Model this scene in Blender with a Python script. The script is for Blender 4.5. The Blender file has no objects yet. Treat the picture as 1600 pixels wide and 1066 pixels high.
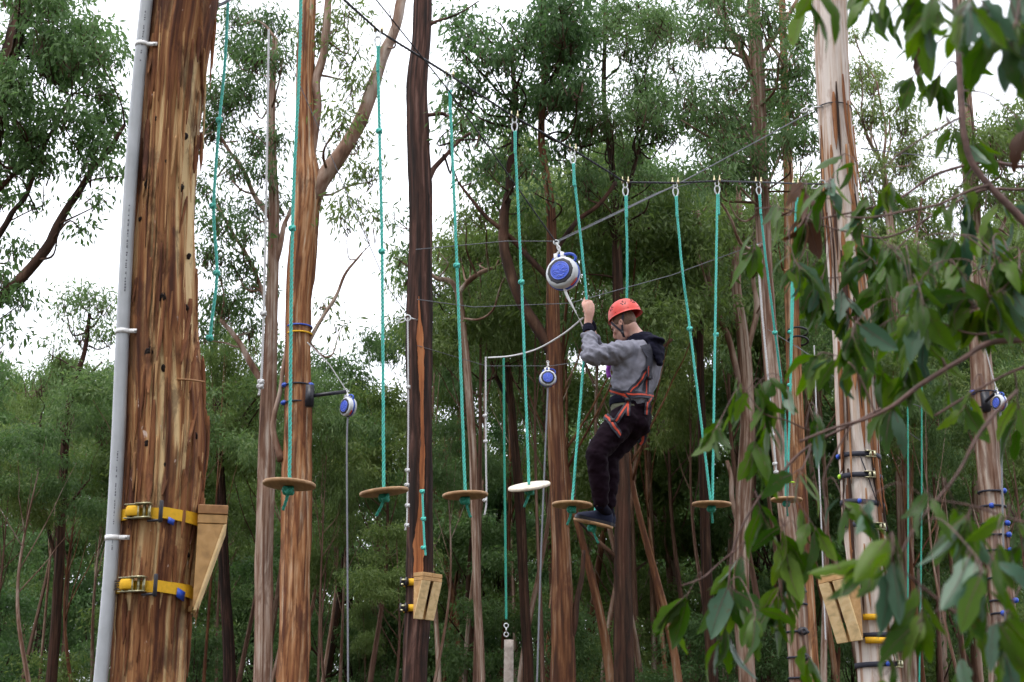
import bpy, bmesh, math, random
import numpy as np
from mathutils import Vector, Matrix, Quaternion
from mathutils.bvhtree import BVHTree

random.seed(11)
RNG = np.random.default_rng(11)
SC = bpy.context.scene
COL = SC.collection
R = math.radians

# ------------------------------------------------------------------ camera
PITCH = R(17.0)
CAMZ = 1.6
FPX = 2222.0            # focal length in pixels of a 1600 px wide picture
cd = bpy.data.cameras.new('camera')
cd.sensor_width = 36.0
cd.lens = 36.0 * FPX / 1600.0
cd.clip_start = 0.05
cd.clip_end = 2000.0
cd.dof.use_dof = True
cd.dof.focus_distance = 10.6
cd.dof.aperture_fstop = 7.1
cam = bpy.data.objects.new('camera', cd)
COL.objects.link(cam)
cam.location = (0, 0, CAMZ)
cam.rotation_euler = (R(90) + PITCH, 0, 0)
SC.camera = cam

# ------------------------------------------------------------------ sky, sun, exposure (bright overcast)
SUN_EL, SUN_ROT = R(66), R(215)
wd = bpy.data.worlds.new('World')
SC.world = wd
wd.use_nodes = True
nt = wd.node_tree
bg = nt.nodes['Background']
sky = nt.nodes.new('ShaderNodeTexSky')
sky.sky_type = 'NISHITA'
sky.sun_disc = False
sky.sun_elevation = SUN_EL
sky.sun_rotation = SUN_ROT
sky.air_density = 1.0
sky.dust_density = 3.0
skm = nt.nodes.new('ShaderNodeMix'); skm.data_type = 'RGBA'; skm.blend_type = 'MIX'
skm.inputs[0].default_value = 0.86          # thick even cloud over the blue
skm.inputs[7].default_value = (8.6, 8.8, 9.4, 1)
nt.links.new(sky.outputs[0], skm.inputs[6])
nt.links.new(skm.outputs[2], bg.inputs[0])
bg.inputs[1].default_value = 0.13
sd = bpy.data.lights.new('sun', 'SUN')
sd.energy = 1.1
sd.angle = R(25)
sd.color = (1.0, 0.96, 0.9)
sun = bpy.data.objects.new('sun', sd)
COL.objects.link(sun)
_sd = Vector((math.sin(SUN_ROT) * math.cos(SUN_EL), math.cos(SUN_ROT) * math.cos(SUN_EL), math.sin(SUN_EL)))
sun.rotation_euler = _sd.to_track_quat('Z', 'Y').to_euler()
SC.view_settings.view_transform = 'Standard'
SC.view_settings.look = 'None'
SC.view_settings.exposure = 1.0
SC.view_settings.gamma = 1.0
SC.view_settings.use_curve_mapping = False
cy = SC.cycles
cy.max_bounces = 6
cy.diffuse_bounces = 3
cy.glossy_bounces = 2
cy.transmission_bounces = 4
cy.transparent_max_bounces = 4
cy.use_denoising = True
cy.caustics_reflective = False
cy.caustics_refractive = False

# ------------------------------------------------------------------ geometry helpers
def A(v):
    return np.array(v, dtype=float)

def pt(px, py, y):
    """the point seen at picture position (px, py) that stands y metres in front of the camera"""
    dx = (px - 800.0) / FPX
    dz = -(py - 533.0) / FPX
    d = A((dx, math.cos(PITCH) - dz * math.sin(PITCH), math.sin(PITCH) + dz * math.cos(PITCH)))
    s = y / d[1]
    return A((0, 0, CAMZ)) + d * s

def mpp(py, y):
    """metres per picture pixel at that depth"""
    dz = -(py - 533.0) / FPX
    return y / (math.cos(PITCH) - dz * math.sin(PITCH)) / FPX

def _hash(ix, iy, iz, seed):
    h = (ix.astype(np.int64) * 374761393 + iy.astype(np.int64) * 668265263 + iz.astype(np.int64) * 2147483647 + seed * 974711) & 0xFFFFFFFF
    h = ((h ^ (h >> 13)) * 1274126177) & 0xFFFFFFFF
    h = ((h ^ (h >> 16)) * 2246822519) & 0xFFFFFFFF
    return ((h ^ (h >> 15)) & 0xFFFFFF) / float(0xFFFFFF)

def vnoise(p, seed=0):
    p = np.asarray(p, float)
    i = np.floor(p).astype(np.int64)
    f = p - i
    f = f * f * (3 - 2 * f)
    x, y, z = i[..., 0], i[..., 1], i[..., 2]
    r = 0
    for a in (0, 1):
        for b in (0, 1):
            for c in (0, 1):
                w = (f[..., 0] if a else 1 - f[..., 0]) * (f[..., 1] if b else 1 - f[..., 1]) * (f[..., 2] if c else 1 - f[..., 2])
                r = r + w * _hash(x + a, y + b, z + c, seed)
    return r

def fbm(p, octv=4, seed=0, gain=0.5):
    p = np.asarray(p, float)
    r, a, t = 0, 1.0, 0
    for o in range(octv):
        r = r + a * vnoise(p * (2.03 ** o) + o * 17.3, seed + o)
        t += a
        a *= gain
    return r / t

def unit(v):
    v = np.asarray(v, float)
    return v / (np.linalg.norm(v, axis=-1, keepdims=True) + 1e-12)

def spline(pts, n, vals=None):
    """Catmull-Rom through pts, n samples evenly by length; vals is interpolated alongside"""
    P = np.asarray(pts, float)
    if len(P) == 2:
        t = np.linspace(0, 1, n)[:, None]
        q = P[0] * (1 - t) + P[1] * t
        if vals is None:
            return q
        V = np.asarray(vals, float)
        return q, np.interp(t[:, 0], [0, 1], V)
    E = np.vstack([2 * P[0] - P[1], P, 2 * P[-1] - P[-2]])
    V = None if vals is None else np.asarray(vals, float)
    out, ov = [], []
    for i in range(len(P) - 1):
        t = np.linspace(0, 1, 17)[:-1][:, None]
        a, b, c, d = E[i], E[i + 1], E[i + 2], E[i + 3]
        out.append(0.5 * (2 * b + (c - a) * t + (2 * a - 5 * b + 4 * c - d) * t ** 2 + (-a + 3 * b - 3 * c + d) * t ** 3))
        if V is not None:
            ov.append(V[i] * (1 - t[:, 0]) + V[i + 1] * t[:, 0])
    out.append(P[-1:])
    Q = np.vstack(out)
    s = np.concatenate([[0], np.cumsum(np.linalg.norm(np.diff(Q, axis=0), axis=1))])
    u = np.linspace(0, s[-1], n)
    q = np.stack([np.interp(u, s, Q[:, k]) for k in range(3)], 1)
    if V is None:
        return q
    ov.append(V[-1:])
    return q, np.interp(u, s, np.concatenate(ov))

def frames(path, ref=None):
    P = np.asarray(path, float)
    T = unit(np.gradient(P, axis=0))
    if ref is None:
        ref = A((1, 0, 0)) if abs(T[0][0]) < 0.8 else A((0, 1, 0))
    N = np.zeros_like(P)
    n = ref - T[0] * np.dot(ref, T[0])
    N[0] = unit(n)
    for i in range(1, len(P)):
        n = N[i - 1] - T[i] * np.dot(N[i - 1], T[i])
        N[i] = unit(n)
    return T, N, np.cross(T, N)

class MB:
    """collects shapes; build() links them as ONE mesh object"""
    def __init__(self):
        self.v, self.q, self.t, self.qm, self.tm, self.n = [], [], [], [], [], 0
        self.att = []
    def add(self, v, q=None, t=None, mat=0, att=None):
        v = np.asarray(v, float).reshape(-1, 3)
        self.v.append(v)
        self.att.append(np.zeros(len(v)) if att is None else np.asarray(att, float).ravel())
        if q is not None and len(q):
            q = np.asarray(q, int)
            self.q.append(q + self.n); self.qm.append(np.full(len(q), mat))
        if t is not None and len(t):
            t = np.asarray(t, int)
            self.t.append(t + self.n); self.tm.append(np.full(len(t), mat))
        self.n += len(v)
        return self
    def tube(self, path, rad, seg=8, mat=0, rad2=None, ref=None, caps=True):
        P = np.asarray(path, float)
        n = len(P)
        ra = np.broadcast_to(np.asarray(rad, float), (n,))
        rb = ra if rad2 is None else np.broadcast_to(np.asarray(rad2, float), (n,))
        T, N, B = frames(P, ref)
        th = np.linspace(0, 2 * math.pi, seg, endpoint=False)
        v = P[:, None] + N[:, None] * (np.cos(th)[None, :, None] * ra[:, None, None]) + B[:, None] * (np.sin(th)[None, :, None] * rb[:, None, None])
        return self.grid(v, mat, caps)
    def grid(self, v, mat=0, caps=True, att=None):
        """v (rings, seg, 3), closed round each ring"""
        n, seg = v.shape[:2]
        i = np.arange(n - 1)[:, None] * seg
        j = np.arange(seg)[None]
        k = (j + 1) % seg
        q = np.stack([i + j, i + k, i + seg + k, i + seg + j], -1).reshape(-1, 4)
        vv = v.reshape(-1, 3)
        aa = None if att is None else np.asarray(att).ravel()
        t = None
        if caps:
            vv = np.vstack([vv, v[0].mean(0), v[-1].mean(0)])
            if aa is not None:
                aa = np.concatenate([aa, [aa[0], aa[-1]]])
            c0, c1 = n * seg, n * seg + 1
            jj = np.arange(seg); kk = (jj + 1) % seg
            t = np.vstack([np.stack([kk, jj, np.full(seg, c0)], 1), np.stack([(n - 1) * seg + jj, (n - 1) * seg + kk, np.full(seg, c1)], 1)])
        return self.add(vv, q, t, mat, aa)
    def sheet(self, v, mat=0):
        """open grid (rows, cols, 3)"""
        n, m = v.shape[:2]
        i = np.arange(n - 1)[:, None] * m
        j = np.arange(m - 1)[None]
        q = np.stack([i + j, i + j + 1, i + m + j + 1, i + m + j], -1).reshape(-1, 4)
        return self.add(v.reshape(-1, 3), q, None, mat)
    def box(self, c, s, rot=None, mat=0, taper=None):
        v = np.array([[x, y, z] for z in (-.5, .5) for y in (-.5, .5) for x in (-.5, .5)]) * A(s)
        if rot is not None:
            v = v @ np.asarray(rot).T
        q = [[0, 2, 3, 1], [4, 5, 7, 6], [0, 1, 5, 4], [2, 6, 7, 3], [0, 4, 6, 2], [1, 3, 7, 5]]
        return self.add(v + A(c), q, None, mat)
    def ball(self, c, r, seg=12, rings=8, rot=None, mat=0):
        r = A(r) if np.ndim(r) else A((r, r, r))
        ph = np.linspace(0.001, math.pi - 0.001, rings + 1)
        th = np.linspace(0, 2 * math.pi, seg, endpoint=False)
        v = np.stack([np.sin(ph)[:, None] * np.cos(th), np.sin(ph)[:, None] * np.sin(th), -np.cos(ph)[:, None] * np.ones(seg)], -1) * r
        if rot is not None:
            v = v @ np.asarray(rot).T
        return self.grid(v + A(c), mat, True)
    def torus(self, c, R0, r, axis=(0, 0, 1), seg=20, sides=8, mat=0, sx=1.0):
        z = unit(axis); x = unit(np.cross(z, (0.31, 0.2, 0.93) if abs(z[2]) < .9 else (1, 0, 0))); y = np.cross(z, x)
        a = np.linspace(0, 2 * math.pi, seg, endpoint=False)[:, None]
        b = np.linspace(0, 2 * math.pi, sides, endpoint=False)[None]
        rr = R0 + r * np.cos(b)
        v = A(c) + (rr * np.cos(a) * sx)[..., None] * x + (rr * np.sin(a))[..., None] * y + (r * np.sin(b) * np.ones_like(a))[..., None] * z
        n, m = v.shape[:2]
        i = np.arange(n)[:, None]; j = np.arange(m)[None]
        q = np.stack([i * m + j, ((i + 1) % n) * m + j, ((i + 1) % n) * m + (j + 1) % m, i * m + (j + 1) % m], -1).reshape(-1, 4)
        return self.add(v.reshape(-1, 3), q, None, mat)
    def mesh(self, name, mats, off=(0, 0, 0), smooth=True, attname=None):
        v = np.vstack(self.v) - A(off)
        q = np.vstack(self.q) if self.q else np.zeros((0, 4), int)
        t = np.vstack(self.t) if self.t else np.zeros((0, 3), int)
        me = bpy.data.meshes.new(name)
        me.vertices.add(len(v)); me.vertices.foreach_set('co', v.astype(np.float32).ravel())
        nl = q.size + t.size
        me.loops.add(nl); me.loops.foreach_set('vertex_index', np.concatenate([q.ravel(), t.ravel()]).astype(np.int32))
        npoly = len(q) + len(t)
        me.polygons.add(npoly)
        me.polygons.foreach_set('loop_start', np.concatenate([np.arange(len(q)) * 4, q.size + np.arange(len(t)) * 3]).astype(np.int32))
        mi = np.concatenate([np.concatenate(self.qm) if self.qm else np.zeros(0), np.concatenate(self.tm) if self.tm else np.zeros(0)])
        me.polygons.foreach_set('material_index', mi.astype(np.int32))
        me.polygons.foreach_set('use_smooth', np.full(npoly, smooth))
        for m in (mats if isinstance(mats, (list, tuple)) else [mats]):
            me.materials.append(m)
        if attname:
            at = me.attributes.new(attname, 'FLOAT', 'POINT')
            at.data.foreach_set('value', np.concatenate(self.att).astype(np.float32))
        me.update(calc_edges=True)
        me.validate()
        return me
    def build(self, name, mats, parent=None, smooth=True, attname=None):
        """vertices are in world space; the object's origin is its thing's base"""
        off = WL[parent.name] if parent is not None else self.v[0][0]
        ob = bpy.data.objects.new(name, self.mesh(name, mats, off, smooth, attname))
        COL.objects.link(ob)
        if parent is not None:
            ob.parent = parent
        else:
            ob.location = off
        WL[ob.name] = A(off)
        return ob

WL = {}
def tag(o, label=None, cat=None, group=None, kind=None):
    if label: o['label'] = label
    if cat: o['category'] = cat
    if group: o['group'] = group
    if kind: o['kind'] = kind
    return o

def empty(name, loc, label, cat, group=None):
    o = bpy.data.objects.new(name, None)
    COL.objects.link(o)
    o.location = loc
    o.empty_display_size = 0.2
    WL[o.name] = A(loc)
    return tag(o, label, cat, group)

# ------------------------------------------------------------------ materials
def newmat(name):
    m = bpy.data.materials.new(name)
    m.use_nodes = True
    return m, m.node_tree.nodes, m.node_tree.links, m.node_tree.nodes['Principled BSDF']

def ramp(N, stops):
    r = N.new('ShaderNodeValToRGB')
    e = r.color_ramp.elements
    while len(e) > 1:
        e.remove(e[-1])
    for k, (p, c) in enumerate(stops):
        el = e[0] if k == 0 else e.new(p)
        el.position = p
        el.color = (*c, 1)
    return r

def simple(name, col, rough=0.6, metal=0.0, var=0.12, scale=30.0, bump=0.0, spec=0.5, stretch=(1, 1, 1)):
    m, N, L, B = newmat(name)
    tc = N.new('ShaderNodeTexCoord'); mp = N.new('ShaderNodeMapping'); mp.inputs[3].default_value = stretch
    nz = N.new('ShaderNodeTexNoise'); nz.inputs['Scale'].default_value = scale; nz.inputs['Detail'].default_value = 5
    L.new(tc.outputs['Object'], mp.inputs[0]); L.new(mp.outputs[0], nz.inputs['Vector'])
    lo = tuple(c * (1 - var) for c in col); hi = tuple(min(1, c * (1 + var)) for c in col)
    r = ramp(N, [(0.3, lo), (0.7, hi)])
    L.new(nz.outputs['Fac'], r.inputs[0]); L.new(r.outputs[0], B.inputs['Base Color'])
    B.inputs['Roughness'].default_value = rough
    B.inputs['Metallic'].default_value = metal
    B.inputs['Specular IOR Level'].default_value = spec
    if bump:
        b = N.new('ShaderNodeBump'); b.inputs['Strength'].default_value = bump; b.inputs['Distance'].default_value = 0.01
        L.new(nz.outputs['Fac'], b.inputs['Height']); L.new(b.outputs[0], B.inputs['Normal'])
    return m

def bark(name, stops, fine=(26, 26, 1.6), use_att=0.6, bump=0.6, stain=(0.06, 0.02, 0.012), stain_amt=0.5, dist=0.012, spots=0.0, patch=None):
    """fibrous bark: the mesh's own relief ('relief' attribute) picks layer colour, stretched noise gives the fibre"""
    m, N, L, B = newmat(name)
    tc = N.new('ShaderNodeTexCoord')
    mp = N.new('ShaderNodeMapping'); mp.inputs[3].default_value = fine
    n1 = N.new('ShaderNodeTexNoise'); n1.inputs['Scale'].default_value = 1.0; n1.inputs['Detail'].default_value = 7; n1.inputs['Roughness'].default_value = 0.66; n1.inputs['Distortion'].default_value = 0.35
    L.new(tc.outputs['Object'], mp.inputs[0]); L.new(mp.outputs[0], n1.inputs['Vector'])
    at = N.new('ShaderNodeAttribute'); at.attribute_name = 'relief'
    mx = N.new('ShaderNodeMix'); mx.data_type = 'FLOAT'; mx.inputs[0].default_value = use_att
    L.new(n1.outputs['Fac'], mx.inputs[2]); L.new(at.outputs['Fac'], mx.inputs[3])
    r = ramp(N, stops)
    L.new(mx.outputs[0], r.inputs[0])
    # dark weather stains with a shape of their own
    mp2 = N.new('ShaderNodeMapping'); mp2.inputs[3].default_value = patch or (fine[0] * .28, fine[1] * .28, fine[2] * .7)
    n2 = N.new('ShaderNodeTexNoise'); n2.inputs['Scale'].default_value = 1.0; n2.inputs['Detail'].default_value = 6; n2.inputs['Roughness'].default_value = 0.7
    L.new(tc.outputs['Object'], mp2.inputs[0]); L.new(mp2.outputs[0], n2.inputs['Vector'])
    n2.inputs['Distortion'].default_value = 0.6
    r2 = ramp(N, [(0.50, (0, 0, 0)), (0.58, (stain_amt * .7,) * 3), (0.72, (stain_amt,) * 3)])
    L.new(n2.outputs['Fac'], r2.inputs[0])
    mc = N.new('ShaderNodeMix'); mc.data_type = 'RGBA'; mc.inputs[7].default_value = (*stain, 1)
    L.new(r2.outputs[0], mc.inputs[0]); L.new(r.outputs[0], mc.inputs[6])
    out = mc.outputs[2]
    if spots:
        n3 = N.new('ShaderNodeTexNoise'); n3.inputs['Scale'].default_value = spots; n3.inputs['Detail'].default_value = 3
        mp3 = N.new('ShaderNodeMapping'); mp3.inputs[3].default_value = (1, 1, 0.5)
        L.new(tc.outputs['Object'], mp3.inputs[0]); L.new(mp3.outputs[0], n3.inputs['Vector'])
        r3 = ramp(N, [(0.70, (0, 0, 0)), (0.74, (0.8, 0.8, 0.8))]); L.new(n3.outputs['Fac'], r3.inputs[0])
        m3 = N.new('ShaderNodeMix'); m3.data_type = 'RGBA'; m3.inputs[7].default_value = (0.62, 0.5, 0.44, 1)
        L.new(r3.outputs[0], m3.inputs[0]); L.new(out, m3.inputs[6]); out = m3.outputs[2]
    L.new(out, B.inputs['Base Color'])
    B.inputs['Roughness'].default_value = 0.82
    B.inputs['Specular IOR Level'].default_value = 0.25
    b = N.new('ShaderNodeBump'); b.inputs['Strength'].default_value = bump; b.inputs['Distance'].default_value = dist
    L.new(n1.outputs['Fac'], b.inputs['Height']); L.new(b.outputs[0], B.inputs['Normal'])
    return m

def leafmat(name, stops, rough=0.5, trans=0.3, spec=0.35, veins=False):
    """every leaf is an island of its own and takes its own tint"""
    m, N, L, B = newmat(name)
    g = N.new('ShaderNodeNewGeometry')
    oi = N.new('ShaderNodeObjectInfo')
    ad = N.new('ShaderNodeMath'); ad.operation = 'ADD'
    fr = N.new('ShaderNodeMath'); fr.operation = 'FRACT'
    L.new(g.outputs['Random Per Island'], ad.inputs[0])
    if veins:
        L.new(oi.outputs['Random'], ad.inputs[1])
    else:
        ml = N.new('ShaderNodeMath'); ml.operation = 'MULTIPLY'; ml.inputs[1].default_value = 0.0
        L.new(oi.outputs['Random'], ml.inputs[0]); L.new(ml.outputs[0], ad.inputs[1])
    L.new(ad.outputs[0], fr.inputs[0])
    tc = N.new('ShaderNodeTexCoord')
    nz = N.new('ShaderNodeTexNoise'); nz.inputs['Scale'].default_value = 45.0 if veins else 0.9; nz.inputs['Detail'].default_value = 3
    L.new(tc.outputs['Object'], nz.inputs['Vector'])
    mx = N.new('ShaderNodeMix'); mx.data_type = 'FLOAT'; mx.inputs[0].default_value = 0.25 if veins else 0.5
    L.new(fr.outputs[0], mx.inputs[2]); L.new(nz.outputs['Fac'], mx.inputs[3])
    r = ramp(N, stops)
    fac = mx.outputs[0]
    if not veins:                                    # each tree leans paler or deeper as a whole
        m2 = N.new('ShaderNodeMix'); m2.data_type = 'FLOAT'; m2.inputs[0].default_value = 0.30
        L.new(fac, m2.inputs[2]); L.new(oi.outputs['Random'], m2.inputs[3]); fac = m2.outputs[0]
    L.new(fac, r.inputs[0])
    out = r.outputs[0]
    if veins:                                        # brown insect scars
        n3 = N.new('ShaderNodeTexNoise'); n3.inputs['Scale'].default_value = 9.0; n3.inputs['Detail'].default_value = 4; n3.inputs['Roughness'].default_value = .7
        av = N.new('ShaderNodeVectorMath'); av.operation = 'ADD'
        L.new(tc.outputs['Object'], av.inputs[0]); cb = N.new('ShaderNodeCombineXYZ'); mm_ = N.new('ShaderNodeMath'); mm_.operation = 'MULTIPLY'; mm_.inputs[1].default_value = 40.0
        L.new(oi.outputs['Random'], mm_.inputs[0]); L.new(mm_.outputs[0], cb.inputs[0]); L.new(cb.outputs[0], av.inputs[1]); L.new(av.outputs[0], n3.inputs['Vector'])
        r3 = ramp(N, [(0.62, (0, 0, 0)), (0.68, (.75, .75, .75))]); L.new(n3.outputs['Fac'], r3.inputs[0])
        m3 = N.new('ShaderNodeMix'); m3.data_type = 'RGBA'; m3.inputs[7].default_value = (0.10, 0.055, 0.022, 1)
        L.new(r3.outputs[0], m3.inputs[0]); L.new(out, m3.inputs[6]); out = m3.outputs[2]
    L.new(out, B.inputs['Base Color'])
    B.inputs['Roughness'].default_value = rough
    B.inputs['Specular IOR Level'].default_value = spec
    tr = N.new('ShaderNodeBsdfTranslucent')
    hs = N.new('ShaderNodeHueSaturation'); hs.inputs['Saturation'].default_value = 1.15; hs.inputs['Value'].default_value = 1.3
    L.new(out, hs.inputs['Color']); L.new(hs.outputs[0], tr.inputs['Color'])
    ms = N.new('ShaderNodeMixShader'); ms.inputs[0].default_value = trans
    L.new(B.outputs[0], ms.inputs[1]); L.new(tr.outputs[0], ms.inputs[2])
    L.new(ms.outputs[0], N['Material Output'].inputs['Surface'])
    return m

M = {}
M['bark_hero'] = bark('bark_red_stringy', [(0.08, (0.024, 0.009, 0.006)), (0.22, (0.095, 0.031, 0.014)), (0.36, (0.195, 0.075, 0.031)), (0.50, (0.31, 0.145, 0.060)), (0.62, (0.45, 0.255, 0.118)), (0.78, (0.66, 0.48, 0.26))], fine=(46, 46, 3.4), use_att=0.62, bump=1.0, stain=(0.04, 0.014, 0.010), stain_amt=0.8, spots=26, patch=(9, 9, 2.6))
M['bark_orange'] = bark('bark_orange_fibrous', [(0.2, (0.05, 0.017, 0.009)), (0.36, (0.16, 0.058, 0.023)), (0.5, (0.28, 0.125, 0.052)), (0.64, (0.40, 0.225, 0.12)), (0.8, (0.52, 0.41, 0.31))], fine=(22, 22, 2.2), use_att=0.5, stain_amt=0.8, patch=(5, 5, 1.0), bump=.8)
M['bark_mixed'] = bark('bark_grey_orange', [(0.2, (0.022, 0.009, 0.005)), (0.36, (0.065, 0.024, 0.010)), (0.5, (0.135, 0.055, 0.022)), (0.64, (0.20, 0.105, 0.055)), (0.8, (0.30, 0.23, 0.175))], fine=(20, 20, 2.0), use_att=0.5, stain_amt=0.85, patch=(4, 4, .8), bump=.8)
M['bark_pale'] = bark('bark_pale_smooth', [(0.10, (0.06, 0.022, 0.012)), (0.20, (0.20, 0.09, 0.045)), (0.30, (0.42, 0.31, 0.24)), (0.5, (0.54, 0.47, 0.43)), (0.85, (0.60, 0.54, 0.49))], fine=(14, 14, 1.5), use_att=0.6, stain=(0.17, 0.075, 0.035), stain_amt=0.55, bump=0.5, patch=(6, 6, .9))
M['bark_grey'] = bark('bark_pink_grey', [(0.2, (0.055, 0.027, 0.018)), (0.38, (0.16, 0.088, 0.058)), (0.56, (0.28, 0.195, 0.15)), (0.8, (0.43, 0.37, 0.32))], fine=(18, 18, 2.2), use_att=0.5, stain=(0.10, 0.042, 0.024), stain_amt=0.75, patch=(4, 4, .8))
M['bark_dark'] = bark('bark_dark_wet', [(0.25, (0.010, 0.005, 0.004)), (0.45, (0.030, 0.013, 0.009)), (0.62, (0.072, 0.032, 0.023)), (0.85, (0.19, 0.11, 0.09))], fine=(24, 24, 3.0), use_att=0.5, stain=(0.010, 0.005, 0.004), stain_amt=0.8, patch=(5, 5, 1.2), bump=.9)
M['bark_brown'] = bark('bark_brown', [(0.25, (0.010, 0.005, 0.003)), (0.45, (0.030, 0.014, 0.008)), (0.62, (0.062, 0.030, 0.017)), (0.85, (0.15, 0.088, 0.058))], fine=(20, 20, 2.4), use_att=0.45, stain_amt=0.6, patch=(4, 4, 1.0))
M['bark_pole'] = bark('bark_pole', [(0.25, (0.03, 0.014, 0.009)), (0.45, (0.09, 0.045, 0.03)), (0.62, (0.15, 0.085, 0.06)), (0.85, (0.24, 0.17, 0.13))], fine=(20, 20, 2.4), use_att=0.45, stain_amt=0.4, patch=(4, 4, 1.0))
M['inner_wood'] = bark('inner_wood_orange', [(0.25, (0.10, 0.03, 0.013)), (0.5, (0.32, 0.11, 0.04)), (0.8, (0.50, 0.23, 0.10))], fine=(40, 40, 2.0), use_att=0.0, stain_amt=0.25)
M['twig'] = simple('twig_brown', (0.09, 0.045, 0.03), 0.8, var=0.4, scale=14)
M['stem_red'] = simple('twig_red_brown', (0.115, 0.06, 0.05), 0.6, var=0.45, scale=40, bump=0.3)
M['leaf_mid'] = leafmat('leaf_eucalypt', [(0.15, (0.055, 0.105, 0.036)), (0.45, (0.092, 0.158, 0.056)), (0.7, (0.142, 0.218, 0.082)), (0.9, (0.25, 0.32, 0.13))], trans=.46, rough=.55)
M['leaf_olive'] = leafmat('leaf_olive', [(0.15, (0.066, 0.106, 0.030)), (0.45, (0.11, 0.165, 0.048)), (0.7, (0.165, 0.225, 0.072)), (0.92, (0.28, 0.315, 0.115))], trans=.46, rough=.55)
M['leaf_deep'] = leafmat('leaf_deep_green', [(0.15, (0.048, 0.10, 0.036)), (0.5, (0.085, 0.155, 0.055)), (0.8, (0.125, 0.205, 0.075)), (0.95, (0.20, 0.275, 0.11))], trans=.46, rough=.55)
M['leaf_near'] = leafmat('leaf_near_green', [(0.1, (0.022, 0.065, 0.006)), (0.45, (0.048, 0.108, 0.010)), (0.75, (0.082, 0.155, 0.015)), (0.95, (0.16, 0.25, 0.03))], rough=0.45, trans=0.42, spec=0.3, veins=True)
M['leaf_blue'] = leafmat('leaf_near_grey_green', [(0.1, (0.035, 0.095, 0.055)), (0.5, (0.065, 0.135, 0.08)), (0.9, (0.11, 0.19, 0.115))], rough=0.42, trans=0.2, spec=0.4, veins=True)
M['leaf_dead'] = leafmat('leaf_near_brown', [(0.1, (0.05, 0.022, 0.014)), (0.5, (0.10, 0.045, 0.026)), (0.9, (0.17, 0.085, 0.045))], rough=0.6, trans=0.2, spec=0.4, veins=True)
M['teal'] = simple('rope_teal', (0.065, 0.47, 0.40), 0.55, var=0.18, scale=60)
M['teal_dark'] = simple('rope_teal_dark', (0.02, 0.28, 0.20), 0.6, var=0.18, scale=60)
M['white_rope'] = simple('rope_white', (0.50, 0.50, 0.51), 0.7, var=0.15, scale=60)
M['grey_rope'] = simple('rope_grey', (0.17, 0.175, 0.20), 0.7, var=0.12, scale=60)
M['steel'] = simple('galvanised_steel', (0.55, 0.56, 0.57), 0.38, metal=0.85, var=0.15, scale=50)
M['cable'] = simple('cable_dark_steel', (0.035, 0.035, 0.045), 0.5, metal=0.3, var=0.2, scale=50)
M['cable_light'] = simple('cable_grey_steel', (0.13, 0.135, 0.15), 0.55, metal=0.3, var=0.2, scale=50)
M['brass'] = simple('zinc_yellow_clamp', (0.55, 0.48, 0.30), 0.4, metal=0.8, var=0.15, scale=50)
M['pipe'] = simple('pvc_pipe', (0.40, 0.42, 0.455), 0.4, var=0.12, scale=7)
M['white_plastic'] = simple('white_plastic', (0.78, 0.78, 0.80), 0.4, var=0.04, scale=9)
M['ink'] = simple('print_ink', (0.10, 0.10, 0.12), 0.6, var=0.4, scale=90)
M['yellow'] = simple('yellow_webbing', (0.72, 0.40, 0.010), 0.75, var=0.10, scale=70)
M['black'] = simple('black_plastic', (0.012, 0.012, 0.02), 0.45, var=0.3, scale=40)
M['blackweb'] = simple('black_webbing', (0.015, 0.016, 0.03), 0.75, var=0.3, scale=70)
M['zinc'] = simple('ratchet_zinc', (0.42, 0.40, 0.26), 0.35, metal=0.8, var=0.3, scale=60)
M['blue'] = simple('blue_plastic', (0.015, 0.065, 0.42), 0.4, var=0.1, scale=30)
M['lime'] = simple('lime_plastic', (0.35, 0.62, 0.02), 0.5, var=0.1, scale=30)
M['face_blue'] = simple('blue_face_label', (0.045, 0.10, 0.60), 0.4, var=0.08, scale=30)
M['face_line'] = simple('pale_label_print', (0.20, 0.27, 0.78), 0.5, var=0.05, scale=30)
M['device'] = simple('grey_device_shell', (0.56, 0.58, 0.62), 0.42, var=0.08, scale=14)
M['red'] = simple('red_label', (0.62, 0.06, 0.03), 0.5, var=0.2, scale=40)
def plywood(name, col, edge, k=1.0):
    m, N, L, B = newmat(name)
    tc = N.new('ShaderNodeTexCoord'); mp = N.new('ShaderNodeMapping'); mp.inputs[3].default_value = (30 * k, 4 * k, 30 * k)
    nz = N.new('ShaderNodeTexNoise'); nz.inputs['Scale'].default_value = 1; nz.inputs['Detail'].default_value = 5; nz.inputs['Distortion'].default_value = 0.5
    L.new(tc.outputs['Object'], mp.inputs[0]); L.new(mp.outputs[0], nz.inputs['Vector'])
    r = ramp(N, [(0.3, tuple(c * .72 for c in col)), (0.5, col), (0.75, edge)])
    L.new(nz.outputs['Fac'], r.inputs[0]); L.new(r.outputs[0], B.inputs['Base Color'])
    B.inputs['Roughness'].default_value = 0.6
    b = N.new('ShaderNodeBump'); b.inputs['Strength'].default_value = 0.25; b.inputs['Distance'].default_value = 0.004
    L.new(nz.outputs['Fac'], b.inputs['Height']); L.new(b.outputs[0], B.inputs['Normal'])
    return m
M['ply'] = plywood('plywood_disc', (0.34, 0.19, 0.085), (0.46, 0.29, 0.15))
M['ply_pale'] = plywood('plywood_disc_pale', (0.66, 0.58, 0.48), (0.74, 0.68, 0.60))
M['pine'] = plywood('pine_board', (0.42, 0.235, 0.085), (0.52, 0.32, 0.14), 0.6)
M['pine_raw'] = plywood('pine_board_raw_edge', (0.68, 0.48, 0.24), (0.76, 0.58, 0.34), 0.6)
M['pine_old'] = plywood('pine_board_weathered', (0.26, 0.12, 0.04), (0.36, 0.19, 0.07), 0.6)
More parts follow.
